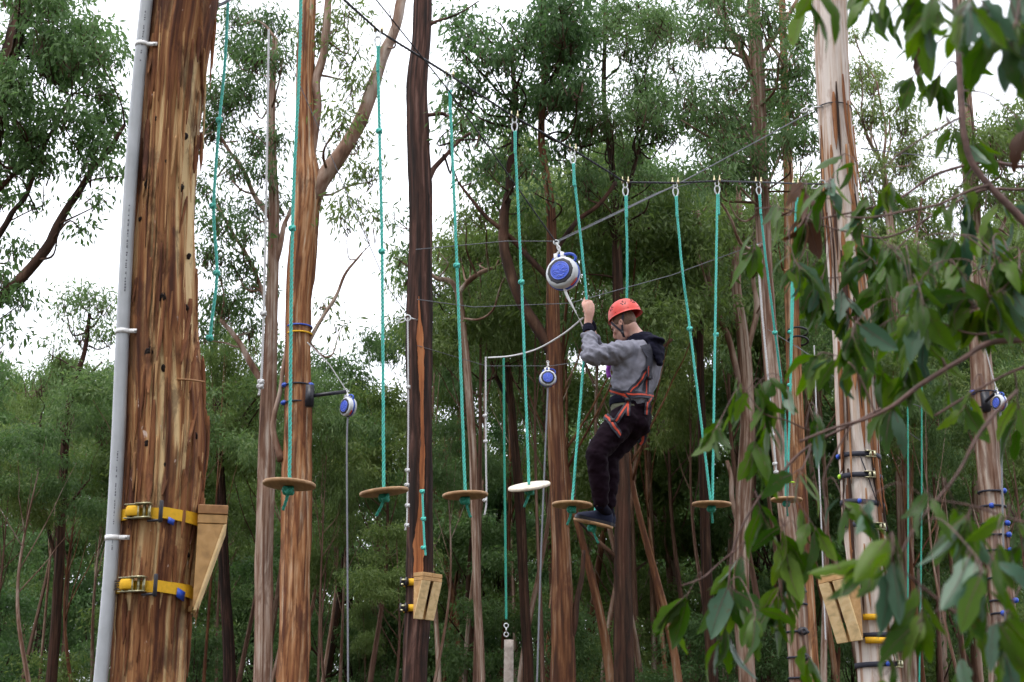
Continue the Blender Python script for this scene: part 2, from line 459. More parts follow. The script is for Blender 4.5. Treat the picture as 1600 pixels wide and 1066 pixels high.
M['log'] = plywood('grey_log', (0.30, 0.25, 0.22), (0.40, 0.34, 0.30), 0.5)
# ------------------------------------------------------------------ ground
def make_ground():
    n = 81
    xs = np.sinh(np.linspace(-1, 1, n) * 4.6) / math.sinh(4.6) * 420
    X, Y = np.meshgrid(xs, xs + 30, indexing='ij')
    Z = (fbm(np.stack([X * .12, Y * .12, X * 0], -1), 3, 5) - .5) * 0.5 * np.clip(np.hypot(X, Y - 20) / 14, 0, 1) - 0.05
    mb = MB(); mb.sheet(np.stack([X, Y, Z], -1))
    m, N, L, B = newmat('forest_floor')
    tc = N.new('ShaderNodeTexCoord'); nz = N.new('ShaderNodeTexNoise'); nz.inputs['Scale'].default_value = 3.0; nz.inputs['Detail'].default_value = 9; nz.inputs['Roughness'].default_value = .75
    L.new(tc.outputs['Object'], nz.inputs['Vector'])
    r = ramp(N, [(0.3, (0.03, 0.022, 0.014)), (0.48, (0.075, 0.05, 0.03)), (0.6, (0.06, 0.07, 0.03)), (0.75, (0.12, 0.085, 0.05))])
    L.new(nz.outputs['Fac'], r.inputs[0]); L.new(r.outputs[0], B.inputs['Base Color']); B.inputs['Roughness'].default_value = .95
    b = N.new('ShaderNodeBump'); b.inputs['Distance'].default_value = .08; L.new(nz.outputs['Fac'], b.inputs['Height']); L.new(b.outputs[0], B.inputs['Normal'])
    tag(mb.build('ground', m), kind='structure')
make_ground()

# ------------------------------------------------------------------ trees
def px_path(pts, D, n, ground=True):
    W, r = [], []
    for p in pts:
        d = D + (p[3] if len(p) > 3 else 0)
        W.append(pt(p[0], p[1], d)); r.append(p[2] * .5 * mpp(p[1], d))
    if ground:
        a, b = W[0], W[1]
        g = a.copy(); g[2] = 0.35; g[0] += (a - b)[0] * .25
        g2 = g.copy(); g2[2] = -0.3
        W = [g2, g] + W; r = [r[0] * 1.5, r[0] * 1.18] + r
    return spline(W, n, r)

def trunk_mesh(mb, path, rad, seg, amp, kx, kz, seed, contrast=2.2, mat=0, extra=None):
    n = len(path)
    T, N_, B_ = frames(path, A((1, 0, 0)))
    th = np.linspace(0, 2 * math.pi, seg, endpoint=False)
    c, s = np.cos(th), np.sin(th)
    z = path[:, 2][:, None] * np.ones(seg)
    P = np.stack([c[None] * kx + np.zeros((n, 1)), s[None] * kx + np.zeros((n, 1)), z * kz], -1)
    f = fbm(P, 4, seed, .55)
    f2 = fbm(P * A((.5, .5, .8)) + 31, 3, seed + 9)
    h = np.clip((f - .5) * contrast + .5 + (f2 - .5) * .9, 0, 1)
    if extra is not None:
        h = np.clip(h + extra(c[None] + 0 * z, s[None] + 0 * z, z, f, f2), 0, 1)
    lump = fbm(np.stack([c[None] * 1.3 + np.zeros((n, 1)), s[None] * 1.3 + np.zeros((n, 1)), z * 1.1], -1), 3, seed + 4) - .5
    r = rad[:, None] * (1 + lump * .24 - amp * (h - .5) * 2)
    v = path[:, None] + N_[:, None] * (c[None] * r)[..., None] + B_[:, None] * (s[None] * r)[..., None]
    mb.grid(v, mat, True, h)

def leaf_faces(mb, base, axis, L, W, rng, mat=0):
    n = len(base)
    s = unit(np.cross(axis, rng.normal(size=(n, 3))))
    nn = np.cross(axis, s)
    L = np.asarray(L)[:, None]; W = np.asarray(W)[:, None]
    bend = nn * L * rng.uniform(-.12, .12, (n, 1))
    v = np.empty((n, 4, 3))
    v[:, 0] = base
    v[:, 1] = base + axis * L * .42 + s * W * .5 + nn * W * .18 + bend
    v[:, 2] = base + axis * L
    v[:, 3] = base + axis * L * .42 - s * W * .5 + nn * W * .18 + bend
    mb.add(v.reshape(-1, 3), np.arange(n * 4).reshape(n, 4), None, mat)

def crown_mesh(mb, clumps, rng, leaf=0.115, per_m3=None, dens=1.0, droop=.8, seed=0, lpt=13, spread=.13, twigs=True, wr=.23):
    """clumps: (centre, radius) ellipsoids in metres; sprays of hanging leaves on fine twigs fill each one unevenly"""
    for c, r in clumps:
        r = A(r) if np.ndim(r) else A((r, r, r * .72))
        nt_ = max(6, int(dens * 165 * (r[0] * r[2] + .25 * r[0] ** 2) / (spread / .13) ** 1.4))
        d = unit(rng.normal(size=(nt_ * 2, 3)))
        d[:, 2] = np.where(d[:, 2] < -.35, -d[:, 2], d[:, 2])
        rr = rng.uniform(.12, 1, (nt_ * 2, 1)) ** .55
        wob = .72 + .56 * vnoise(d * 2.1 + A(c), seed)[:, None]
        p = A(c) + d * rr * wob * r
        keep = fbm(p * 1.3, 2, seed + 3) > .44
        p = p[keep][:nt_]
        if not len(p):
            continue
        k = len(p)
        cnt = rng.integers(int(lpt * .5), int(lpt * 1.5) + 1, k)
        idx = np.repeat(np.arange(k), cnt)
        n = len(idx)
        off = rng.normal(size=(n, 3)) * spread * A((1, 1, .8))
        base = p[idx] + off
        ax = unit(A((0, 0, -droop)) + rng.normal(size=(n, 3)) * .5 + unit(off) * .35)
        L = leaf * rng.uniform(.65, 1.3, n)
        leaf_faces(mb, base, ax, L, L * wr * rng.uniform(.75, 1.3, n), rng, 0)
        if twigs:
            root = A(c) - A((0, 0, r[2] * .55))
            sel = p[:: 3]
            m = len(sel)
            a = np.repeat(root[None], m, 0) + rng.normal(size=(m, 3)) * .06
            mid = (a + sel) * .5 + rng.normal(size=(m, 3)) * .08 - A((0, 0, .05))
            w = .004 + .004 * rng.random((m, 1))
            v = np.empty((m, 9, 3))
            ang = [(0, 1), (.87, -.5), (-.87, -.5)]
            for j, (P0, k0) in enumerate(((a, 2.2), (mid, 1.4), (sel, .6))):
                for q_, (cx, cz) in enumerate(ang):
                    v[:, j * 3 + q_] = P0 + np.concatenate([w * k0 * cx, w * k0 * cz * .7, w * k0 * cz * .5], 1)
            f = []
            for j in (0, 1):
                for q_ in range(3):
                    q2 = (q_ + 1) % 3
                    f.append([j * 3 + q_, j * 3 + q2, j * 3 + 3 + q2, j * 3 + 3 + q_])
            F = (np.arange(m)[:, None, None] * 9 + np.array(f)[None]).reshape(-1, 4)
            mb.add(v.reshape(-1, 3), F, None, 1)

def limb(root, P, r, mat, seed=0, seg=8, name='branch'):
    mb = MB()
    P = np.asarray(P, float)
    n = len(P)
    wob = (np.stack([vnoise(P * 2.2 + 5 * k, seed + k) for k in range(3)], 1) - .5) * .12
    wob *= np.sin(np.linspace(0, math.pi, n))[:, None]
    mb_r = np.asarray(r) * (1 + .25 * (vnoise(P * 6, seed + 5) - .5))
    T, N_, B_ = frames(P + wob)
    th = np.linspace(0, 2 * math.pi, seg, endpoint=False)
    v = (P + wob)[:, None] + N_[:, None] * (np.cos(th)[None] * mb_r[:, None])[..., None] + B_[:, None] * (np.sin(th)[None] * mb_r[:, None])[..., None]
    h = fbm(v * A((9, 9, 3)), 3, seed)
    mb.grid(v, 0, True, np.clip((h - .5) * 2 + .5, 0, 1))
    return mb.build(name, M[mat], root, attname='relief')

def tree(label, trunk, D, mat, limbs=(), clumps=(), leafmat_='leaf_mid', seg=48, rings=240, amp=.10, kx=6, kz=1.3, seed=1, group=None, dens=1.0, leaf=.115, auto=True, limb_mat=None, contrast=2.2, spread=.13, ground=True, lpt=13, wr=.23, extra=None):
    """trunk, limbs and clumps are laid out as seen in the picture at depth D, sizes turned to metres there"""
    rng = np.random.default_rng(seed * 77 + 5)
    path, rad = px_path(trunk, D, rings, ground)
    base = path[0].copy(); base[2] = 0
    root = empty('eucalyptus_tree', base, label, 'tree', group)
    mb = MB(); trunk_mesh(mb, path, rad, seg, amp, kx, kz, seed, contrast, extra=extra)
    mb.build('trunk', M[mat], root, attname='relief')
    wood = [(path, rad)]
    for k, l in enumerate(limbs):
        P, r = px_path(l, D, 26, False)
        limb(root, P, r, limb_mat or mat, seed * 13 + k, 12)
        wood.append((P, r))
    cl = []
    for c in clumps:
        off = c[3] if len(c) > 3 else float(rng.uniform(-.9, .9))
        s = mpp(c[1], D + off)
        rx = c[2] * s
        cl.append((pt(c[0], c[1], D + off), A((rx, rx * .95, rx * .68))))
    if auto:
        allp = np.vstack([w[0] for w in wood]); allr = np.concatenate([w[1] for w in wood])
        for k, (c, r) in enumerate(cl):
            tgt = c - A((0, 0, r[2] * .5))
            d = tgt - allp
            cost = np.linalg.norm(d, axis=1) + np.where(d[:, 2] < .15, 3.0, 0) + np.abs(d[:, 2] - 1.0) * .25
            i = int(np.argmin(cost))
            if np.linalg.norm(d[i]) < .15:
                continue
            a = allp[i]
            mid = a * .5 + tgt * .5 + rng.normal(size=3) * .12 - A((0, 0, .12))
            r0 = min(allr[i] * .6, .012 + .011 * np.linalg.norm(d[i]))
            P, rr = spline([a, mid, tgt, tgt + (tgt - mid) * .4], 14, [r0, r0 * .75, r0 * .45, r0 * .2])
            limb(root, P, rr, limb_mat or mat, seed * 31 + k, 6)
    if cl:
        mb = MB(); crown_mesh(mb, cl, rng, leaf, dens=dens, seed=seed, spread=spread, lpt=lpt, wr=wr)
        mb.build('crown', [M[leafmat_], M['twig']], root, smooth=False)
    return root, path, rad

def scat(rng, n, x0, x1, y0, y1, r0, r1, dd=1.2, mask=None):
    out = []
    while len(out) < n:
        x, y = rng.uniform(x0, x1), rng.uniform(y0, y1)
        if mask and not mask(x, y):
            continue
        out.append((x, y, rng.uniform(r0, r1), rng.uniform(-dd, dd)))
    return out

rg = np.random.default_rng(5)
# the near red-barked tree with the pipe
HERO_D = 6.5
HT = [(232, 1066, 112), (237, 960, 115), (251, 800, 122), (258, 700, 122), (257, 600, 115), (254, 500, 106), (256, 350, 98), (266, 200, 92), (275, 100, 96), (288, 0, 101), (300, -110, 98), (312, -260, 92)]
def hero_layers(c, s, z, f, f2):
    """where the outer bark has come away: a long cream face high on the right, narrow cream streaks below, dark old bark at the top, painted shade down the left edge"""
    z0, z1, zt = pt(250, 520, HERO_D)[2], pt(250, 330, HERO_D)[2], pt(250, 120, HERO_D)[2]
    sm = lambda a, b, x: np.clip((x - a) / (b - a), 0, 1) ** 2 * (3 - 2 * np.clip((x - a) / (b - a), 0, 1))
    wob = (f2 - .5) * 1.4
    face = sm(.35, .75, c + wob * .5) * sm(z0 - .25, z1, z + wob * .6) * (1 - sm(zt - .15, zt + .5, z + wob))
    mid = sm(.45, .8, 1 - np.abs(c + .12 + wob * .35) * 2.2) * sm(z0 + .1, z1 + .2, z) * (1 - sm(zt - .3, zt + .2, z + wob))
    old = sm(zt - .25, zt + .3, z + wob) * .26 + sm(.55, .95, -c + wob * .3) * .2  # dark old bark high up; second term paints shade onto the left edge
    st = vnoise(np.stack([c * 15, s * 15, z * .9], -1), 71)
    streak = sm(.70, .80, st) * .42 * (1 - sm(z1, zt, z))
    return face * .42 + mid * .32 + streak * 1.2 - old * .8
hero, hero_path, hero_rad = tree('large near tree with peeling red-brown bark, a grey pipe and yellow straps on it', HT, HERO_D, 'bark_hero', seg=220, rings=560, amp=.05, kx=9.5, kz=1.3, seed=3, contrast=2.3, extra=hero_layers)
orange, orange_path, orange_rad = tree('orange-barked tree forking into a long pale bare limb, behind the first hanging discs', [(458, 1066, 48), (461, 930, 45), (464, 760, 44), (466, 600, 38), (467, 480, 37), (476, 360, 40), (480, 290, 44), (478, 230, 30), (477, 120, 27), (481, 0, 25), (484, -120, 22)], 18, 'bark_orange',
    limbs=[[(486, 320, 28), (505, 278, 28), (545, 222, 23), (582, 145, 20), (612, 55, 17), (632, -20, 15), (640, -90, 12)], [(484, 260, 14), (495, 160, 13), (505, 70, 13), (518, -30, 12)], [(440, 720, 14), (428, 660, 8), (446, 560, 6), (452, 500, 5)], [(472, 555, 8), (505, 495, 6), (540, 430, 5), (566, 395, 3)]],
    clumps=[(540, 95, 42), (552, 135, 34), (505, 60, 40), (545, 25, 34), (575, 275, 36), (562, 310, 40), (540, 345, 26), (590, 340, 22), (530, 190, 36), (556, 220, 28), (526, 245, 26), (610, 20, 20), (532, 515, 12), (508, 480, 12)],
    leafmat_='leaf_olive', dens=1.5, limb_mat='bark_grey', seg=72, rings=300, amp=.11, kx=7, kz=1.5, seed=4)
pale, pale_path, pale_rad = tree('pinkish-grey tree just left of the orange-barked one, a white rope beside it', [(410, 1066, 27), (413, 850, 27), (419, 640, 26), (424, 500, 19), (428, 330, 17), (424, 200, 12), (430, 60, 8)], 20, 'bark_grey',
    limbs=[[(417, 610, 12), (380, 545, 9), (345, 500, 6)], [(427, 350, 9), (380, 275, 7), (340, 205, 4)], [(424, 490, 8), (385, 400, 6), (338, 320, 4)], [(428, 420, 9), (448, 350, 7), (462, 310, 5)]],
    clumps=[(400, 95, 46), (365, 75, 34), (420, 45, 40), (352, 165, 44), (390, 190, 40), (330, 205, 40), (430, 160, 34), (360, 260, 42), (325, 290, 36), (412, 270, 26), (345, 350, 36), (330, 400, 38), (372, 420, 30), (352, 480, 42), (325, 520, 38), (390, 510, 26), (440, 320, 20), (385, 140, 36), (335, 150, 30), (440, 100, 30), (400, 330, 26), (395, 450, 26), (370, 30, 30), (400, 230, 30), (350, 310, 26), (430, 220, 24), (385, 370, 26)], seed=5, dens=2.3)
dark, dark_path, dark_rad = tree('dark wet-barked tree with an orange split down its trunk, small wooden step on it', [(648, 1066, 40), (653, 960, 39), (655, 850, 40), (656, 700, 40), (655, 560, 40), (656, 450, 38), (657, 330, 36), (652, 150, 33), (659, 60, 28), (661, 0, 27), (663, -100, 25)], 16, 'bark_dark',
    limbs=[[(668, 285, 10), (684, 255, 8), (705, 225, 6), (735, 208, 4)], [(668, 40, 7), (690, 28, 3.5), (725, 17, 2.5), (748, 2, 2)], [(668, 180, 6), (690, 176, 6), (702, 184, 5)]],
    clumps=[(628, 348, 26), (622, 400, 26), (640, 425, 24), (718, 185, 28), (735, 215, 30), (702, 225, 18)], seg=60, rings=260, amp=.10, kx=6.5, kz=1.3, seed=6, leafmat_='leaf_deep')
mid, mid_path, mid_rad = tree('tall tree behind the retractors, grey above and shaggy orange at the foot', [(880, 1066, 38), (879, 960, 35), (877, 880, 30), (872, 750, 25), (866, 620, 24), (864, 500, 21), (862, 400, 17), (860, 320, 14), (846, 220, 11), (850, 110, 8), (846, 0, 6)], 21, 'bark_mixed',
    limbs=[[(866, 565, 16), (846, 520, 18), (812, 470, 18), (792, 410, 17), (786, 335, 15), (800, 270, 13), (806, 180, 10), (800, 90, 7)], [(862, 440, 9), (830, 405, 9), (795, 372, 8), (765, 345, 7), (735, 310, 5), (716, 285, 4)], [(866, 396, 8), (886, 368, 8), (905, 345, 8), (935, 325, 7), (962, 285, 6)], [(880, 1040, 14), (905, 930, 9), (912, 860, 6)]],
    clumps=scat(rg, 34, 715, 905, 5, 190, 28, 46) + [(715, 150, 36), (745, 70, 38), (775, 22, 40), (840, 18, 42), (900, 15, 40), (760, 255, 34), (735, 285, 22), (820, 255, 36), (880, 240, 34), (845, 300, 22), (905, 205, 26), (790, 200, 40), (750, 205, 34), (770, 310, 18), (820, 320, 20), (905, 290, 16), (885, 110, 40)],
    leafmat_='leaf_deep', seed=7, leaf=.13, limb_mat='bark_brown', dens=1.0, wr=.3)
brown, brown_path, brown_rad = tree('dark brown tree rising behind the climber', [(976, 1066, 32), (974, 960, 27), (972, 860, 24), (973, 750, 23), (970, 620, 16), (966, 460, 16), (962, 340, 13), (955, 250, 9), (944, 160, 8), (945, 60, 6), (948, -20, 5)], 22, 'bark_brown',
    limbs=[[(964, 350, 8), (985, 290, 7), (1000, 230, 5), (1012, 160, 4)], [(972, 880, 8), (940, 850, 6), (905, 815, 4)], [(966, 420, 7), (950, 345, 6), (920, 270, 4)], [(972, 640, 8), (1010, 575, 7), (1050, 530, 5)]],
    clumps=scat(rg, 30, 905, 1085, 110, 300, 26, 44) + scat(rg, 10, 890, 1060, -20, 120, 28, 42) + [(960, 20, 40), (1000, 25, 40), (1035, 50, 34), (930, 60, 36), (975, 70, 30), (910, 140, 30), (1000, 335, 30), (1045, 350, 30), (935, 330, 24), (900, 420, 30)], leafmat_='leaf_mid', seed=8, dens=1.4)
smooth8, s8_path, s8_rad = tree('pale grey-pink tree with black foothold bands near its base, right of the climber', [(1250, 1066, 32), (1241, 900, 30), (1223, 740, 27), (1209, 600, 26), (1197, 450, 23), (1190, 300, 21), (1185, 160, 22), (1181, 80, 22), (1178, 0, 17), (1176, -80, 14)], 18.5, 'bark_grey',
    limbs=[[(1180, 125, 14), (1160, 85, 11), (1135, 40, 9), (1112, -10, 8)], [(1186, 95, 10), (1208, 60, 8), (1228, 30, 7), (1250, -10, 6)], [(1198, 300, 6), (1215, 255, 4), (1232, 215, 3)], [(1190, 240, 6), (1162, 205, 4), (1148, 178, 3)]],
    clumps=scat(rg, 12, 1080, 1160, -10, 60, 24, 38) + scat(rg, 9, 1190, 1275, -10, 150, 24, 36) + scat(rg, 5, 1050, 1180, 90, 160, 22, 32) + scat(rg, 26, 1080, 1265, 150, 330, 26, 44) + [(1215, 20, 30), (1250, 60, 26), (1240, 110, 30), (1210, 120, 22), (1150, 130, 30), (1120, 150, 34), (1165, 60, 20)], seed=9, leafmat_='leaf_mid', leaf=.13, wr=.19, dens=1.4)
or9, o9_path, o9_rad = tree('slim orange-streaked tree close behind the pale grey-pink one', [(1268, 1066, 26), (1258, 900, 24), (1248, 750, 23), (1242, 600, 23), (1237, 450, 22), (1233, 300, 15), (1227, 150, 13), (1222, 0, 10), (1220, -60, 8)], 20, 'bark_orange',
    clumps=[(1262, 250, 30), (1250, 330, 34), (1215, 380, 24), (1262, 400, 32), (1235, 60, 24), (1262, 160, 26)], seed=10)
gum, gum_path, gum_rad = tree('thick cream-barked tree wrapped with black straps at the far end of the course', [(1374, 1066, 66), (1366, 980, 62), (1352, 850, 62), (1343, 720, 60), (1336, 600, 61), (1325, 440, 57), (1312, 300, 54), (1303, 150, 51), (1296, 0, 52), (1288, -130, 50)], 13, 'bark_pale', seg=120, rings=400, amp=.04, kx=5.5, kz=.7, seed=12, contrast=2.2)
gum2, gum2_path, gum2_rad = tree('pinkish tree at the right edge with blue footholds and a retractor', [(1580, 1066, 34), (1563, 900, 37), (1547, 750, 36), (1536, 600, 34), (1526, 450, 28), (1514, 250, 22), (1504, 100, 18), (1500, -20, 15)], 20, 'bark_grey',
    limbs=[[(1525, 430, 8), (1560, 360, 6), (1590, 290, 4)]],
    clumps=scat(rg, 14, 1500, 1640, 210, 420, 30, 46) + [(1580, 190, 34), (1620, 170, 34), (1555, 225, 28), (1530, 270, 26)], seed=13, leafmat_='leaf_olive', dens=1.4)
tree('grey forked tree just left of the pale grey-pink one, orange bark at the foot', [(1168, 1066, 26), (1158, 930, 25), (1160, 800, 25), (1168, 660, 22), (1162, 540, 20), (1150, 440, 15), (1155, 330, 9), (1150, 240, 6)], 23, 'bark_grey',
    limbs=[[(1164, 620, 12), (1140, 540, 10), (1115, 470, 9), (1100, 400, 7), (1090, 330, 5)], [(1166, 560, 10), (1182, 480, 9), (1176, 420, 7), (1184, 350, 5)], [(1155, 830, 10), (1142, 760, 8), (1136, 720, 6)]],
    clumps=scat(rg, 18, 1080, 1215, 320, 480, 26, 42), seed=14, leafmat_='leaf_olive')
tree('thin brown straight tree below the V-shaped pair of teal ropes', [(1113, 1066, 18), (1106, 930, 17), (1101, 800, 15), (1096, 640, 12), (1094, 520, 10), (1098, 420, 8), (1084, 330, 6)], 24, 'bark_brown', limbs=[[(1095, 560, 6), (1072, 500, 6), (1045, 440, 5), (1030, 390, 3)]],
    clumps=scat(rg, 14, 1000, 1090, 330, 480, 26, 40), seed=15, leafmat_='leaf_olive')
tree('dark slender tree under the pale hanging disc', [(826, 1066, 18), (819, 940, 15), (813, 800, 15), (803, 680, 12), (792, 560, 9), (780, 450, 7), (770, 360, 5)], 25, 'bark_brown', limbs=[[(800, 640, 7), (765, 560, 6), (735, 500, 5), (718, 460, 4)], [(790, 560, 6), (815, 490, 5), (826, 430, 3)]],
    clumps=scat(rg, 20, 680, 850, 380, 560, 26, 42), seed=16, leafmat_='leaf_olive')
tree('grey crooked tree with a forked crown between the dark tree and the retractors', [(752, 1066, 12), (746, 940, 12), (742, 800, 13), (738, 690, 12), (730, 580, 12), (722, 500, 11), (716, 456, 10)], 23, 'bark_grey',
    limbs=[[(716, 460, 8), (700, 440, 8), (676, 430, 6), (650, 405, 5)], [(716, 458, 8), (732, 440, 8), (756, 425, 7), (775, 418, 5)]], clumps=scat(rg, 10, 680, 800, 330, 430, 22, 36), seed=17, leafmat_='leaf_olive')
tree('reddish leaning tree at the far left below the white pipe', [(80, 1066, 17), (90, 930, 16), (96, 800, 14), (102, 690, 12), (112, 610, 9), (132, 550, 7), (140, 490, 5)], 25, 'bark_brown',
    limbs=[[(92, 890, 7), (70, 800, 6), (60, 720, 5), (64, 650, 3)], [(98, 800, 5), (120, 770, 4), (140, 750, 2)], [(110, 630, 6), (135, 590, 5), (160, 565, 3)]],
    clumps=[(130, 465, 42), (105, 480, 34), (160, 480, 34), (125, 520, 40), (165, 530, 36), (85, 545, 36), (60, 600, 44), (120, 590, 40), (165, 600, 34), (30, 640, 44), (100, 660, 44), (160, 680, 40), (50, 700, 44)], seed=18, leafmat_='leaf_mid')
tree('tree leaning in at the left edge with long bare diagonal limbs', [(-70, 1066, 44), (-62, 800, 40), (-50, 560, 36), (-28, 330, 32), (0, 150, 30), (24, 55, 28), (48, -30, 25)], 20, 'bark_brown',
    limbs=[[(-45, 520, 20), (20, 445, 17), (75, 385, 15), (110, 325, 13), (150, 262, 9), (195, 195, 6)], [(-35, 420, 12), (15, 340, 9), (40, 300, 7), (75, 240, 5)], [(-30, 320, 10), (20, 270, 8), (62, 235, 6), (110, 150, 4)]],
    clumps=scat(rg, 34, -20, 185, -10, 235, 28, 46, mask=lambda x, y: x < 175 - max(0, 90 - y) * .2 or x < 150) + [(20, 260, 38), (70, 265, 34), (130, 255, 32), (168, 215, 28), (180, 150, 26), (178, 270, 22), (150, 315, 20), (5, 310, 30), (60, 320, 16), (92, 355, 10), (130, 358, 10), (20, 390, 26), (-10, 440, 36), (25, 470, 34), (5, 530, 34), (-20, 600, 40)], seed=19, leafmat_='leaf_deep', leaf=.13, wr=.3, dens=1.35)
tree('dark slim tree in the shade right of the near red-barked tree', [(358, 1066, 20), (352, 930, 17), (347, 800, 14), (342, 680, 11), (335, 560, 8), (345, 480, 6)], 27, 'bark_dark', limbs=[[(345, 720, 6), (325, 660, 5), (318, 620, 4)]], clumps=scat(rg, 14, 310, 420, 480, 680, 30, 46), seed=20, leafmat_='leaf_olive')
tree('big round-crowned tree beyond the thick cream-barked one', [(1420, 1066, 26), (1415, 850, 24), (1408, 600, 20), (1395, 400, 14), (1380, 260, 8)], 27, 'bark_grey',
    limbs=[[(1400, 480, 8), (1430, 380, 6), (1440, 310, 4)]],
    clumps=[(1345, 110, 32), (1365, 135, 40), (1390, 165, 40), (1350, 180, 40), (1410, 200, 40), (1425, 235, 34), (1370, 220, 44), (1400, 260, 42), (1440, 280, 30), (1355, 270, 40), (1345, 330, 40), (1390, 320, 46), (1435, 330, 40), (1455, 370, 44), (1410, 400, 46), (1360, 400, 44), (1470, 300, 28), (1490, 400, 40), (1340, 60, 24), (1325, 145, 26)], seed=21, leafmat_='leaf_olive', dens=1.6)

# ------------------------------------------------------------------ the wood behind: a few kinds of slender tree, copied
def proto_tree(name, h, rng, seed, bare=.38, thick=1.0, leafm='leaf_mid', mat='bark_brown', leaf=.18, w=2.3, nclump=22, dens=.62):
    root = empty(name, (0, 0, 0), 'x', 'tree')
    lean = rng.normal(size=2) * .35
    P = [A((0, 0, -.3)), A((lean[0] * .2, lean[1] * .2, h * .3)), A((lean[0] * 1.2, lean[1] * 1.2, h * .62)), A((lean[0] * .8, lean[1] * .8, h * .97))]
    path, rad = spline(P, 40, [.15, .12, .07, .015])
    mb = MB(); trunk_mesh(mb, path, rad * (h / 15) * thick, 10, .06, 3, .5, seed)
    mb.build('trunk', M[mat], root, attname='relief')
    cl = []
    for k in range(nclump):
        t = rng.uniform(bare, 1.0)
        a = rng.uniform(0, 6.28)
        env = math.sin(min(1, (t - bare) / (1 - bare) * .85 + .15) * math.pi) ** .6
        rr = w * env * rng.uniform(.25, 1)
        s = rng.uniform(.5, .95) * (h / 15) ** .5
        i = int(t * 39)
        c = path[i] + A((math.cos(a) * rr, math.sin(a) * rr, rng.uniform(0, .8)))
        cl.append((c, A((s, s, s * .68))))
        i0 = max(4, i - int(rng.integers(3, 9)))
        a0 = path[i0]
        P2, r2 = spline([a0, (a0 + c) / 2 + A((0, 0, -.15)), c], 8, [rad[i0] * .4, rad[i0] * .25, .008])
        if k % 2 == 0:
            limb(root, P2, r2, mat, seed + k, 5)
    mb = MB(); crown_mesh(mb, cl, rng, leaf, dens=dens, seed=seed, spread=.18, lpt=18, twigs=False, wr=.25)
    mb.build('crown', [M[leafm], M['twig']], root, smooth=False)
    return root

def copy_tree(src, loc, rz, sc, label, group, first=False):
    o = src if first else src.copy()
    if not first:
        COL.objects.link(o)
        for ch in src.children:
            c = ch.copy(); COL.objects.link(c); c.parent = o
    o.location = loc; o.rotation_euler = (0, 0, rz); o.scale = sc
    tag(o, label, 'tree', group)
    return o

prg = np.random.default_rng(21)
talls = [proto_tree('forest_tree', 16, prg, 50 + k, bare=[.3, .42, .36, .5, .28][k], leafm=['leaf_mid', 'leaf_olive', 'leaf_deep', 'leaf_mid', 'leaf_olive'][k], mat=['bark_brown', 'bark_grey', 'bark_dark', 'bark_brown', 'bark_grey'][k], nclump=[30, 26, 30, 24, 32][k]) for k in range(5)]
saps = [proto_tree('sapling', 8, prg, 80 + k, bare=.12, leafm=['leaf_deep', 'leaf_olive', 'leaf_mid', 'leaf_deep'][k], mat=['bark_dark', 'bark_brown', 'bark_dark', 'bark_brown'][k], leaf=.15, w=1.6, nclump=44, dens=.62) for k in range(4)]
TOPX = [-150, 60, 190, 330, 420, 500, 560, 640, 690, 800, 1000, 1240, 1330, 1400, 1450, 1500, 1560, 1750]
TOPY = [520, 520, 560, 520, 550, 600, 568, 585, 520, 530, 510, 500, 420, 400, 400, 400, 380, 340]
used = set()
def plant(kind, protos, x, D, toppy, hproto, label, group, fat=1.0):
    k = int(prg.integers(len(protos)))
    base = pt(x, 900, D); base[2] = -.1
    h = pt(x, toppy, D)[2]
    s = max(.35, h / hproto)
    w = s ** .6 * prg.uniform(.85, 1.2) * fat
    copy_tree(protos[k], base, prg.uniform(0, 6.28), (w, w, s), label, group, (kind, k) not in used)
    used.add((kind, k))
poles = [proto_tree('forest_tree', 16, prg, 120 + k, bare=.80, thick=.7, leafm=['leaf_olive', 'leaf_mid', 'leaf_olive'][k], mat=['bark_pole', 'bark_grey', 'bark_mixed'][k], nclump=12) for k in range(3)]
LBL_T = 'slender straight tree deep in the shaded wood behind the ropes'
for i in range(46):
    x = -120 + 1840 * ((i * .6180339) % 1.0) + prg.uniform(-10, 10)
    D = 30 + 26 * ((i * .37) % 1.0)
    tp = np.interp(x, TOPX, TOPY) + prg.uniform(-15, 200) * (1 if i % 3 else .25)
    plant('t', talls, x, D, tp, 16.4, LBL_T, 'trees of the wood behind')
PX = [-150, 60, 190, 330, 420, 500, 640, 690, 740, 1050, 1260, 1330, 1400, 1470, 1560, 1750]
PY = [520, 500, 540, 480, 510, 580, 570, 380, 240, 230, 240, 260, 300, 380, 320, 260]
for i in range(84):
    x = -120 + 1840 * ((i * .6180339 + .17) % 1.0) + prg.uniform(-16, 16)
    D = 22.5 + 12 * ((i * .7548776) % 1.0)
    tp = np.interp(x, PX, PY) + abs(prg.normal()) * 120
    plant('p', poles, x, D, tp, 16.4, 'thin bare-stemmed tree standing in the shade of the wood', 'bare-stemmed trees in the shade', prg.uniform(.5, 1.0))
FX = [-150, 100, 180, 260, 330, 440, 470, 500, 640, 690, 740, 1050, 1060, 1150, 1160, 1260, 1330, 1400, 1470, 1530, 1700]
FY = [999, 999, 999, 999, 999, 999, 999, 999, 999, 360, 130, 110, 180, 200, 130, 160, 200, 260, 380, 330, 260]
for i in range(15):
    x = -140 + 1860 * ((i * .6180339 + .41) % 1.0) + prg.uniform(-8, 8)
    D = 28 + 10 * ((i * .7548776 + .2) % 1.0)
    tp = np.interp(x, FX, FY) + abs(prg.normal()) * 60
    if tp > 400: continue
    plant('t', talls, x, D, tp, 16.4, LBL_T, 'trees of the wood behind')
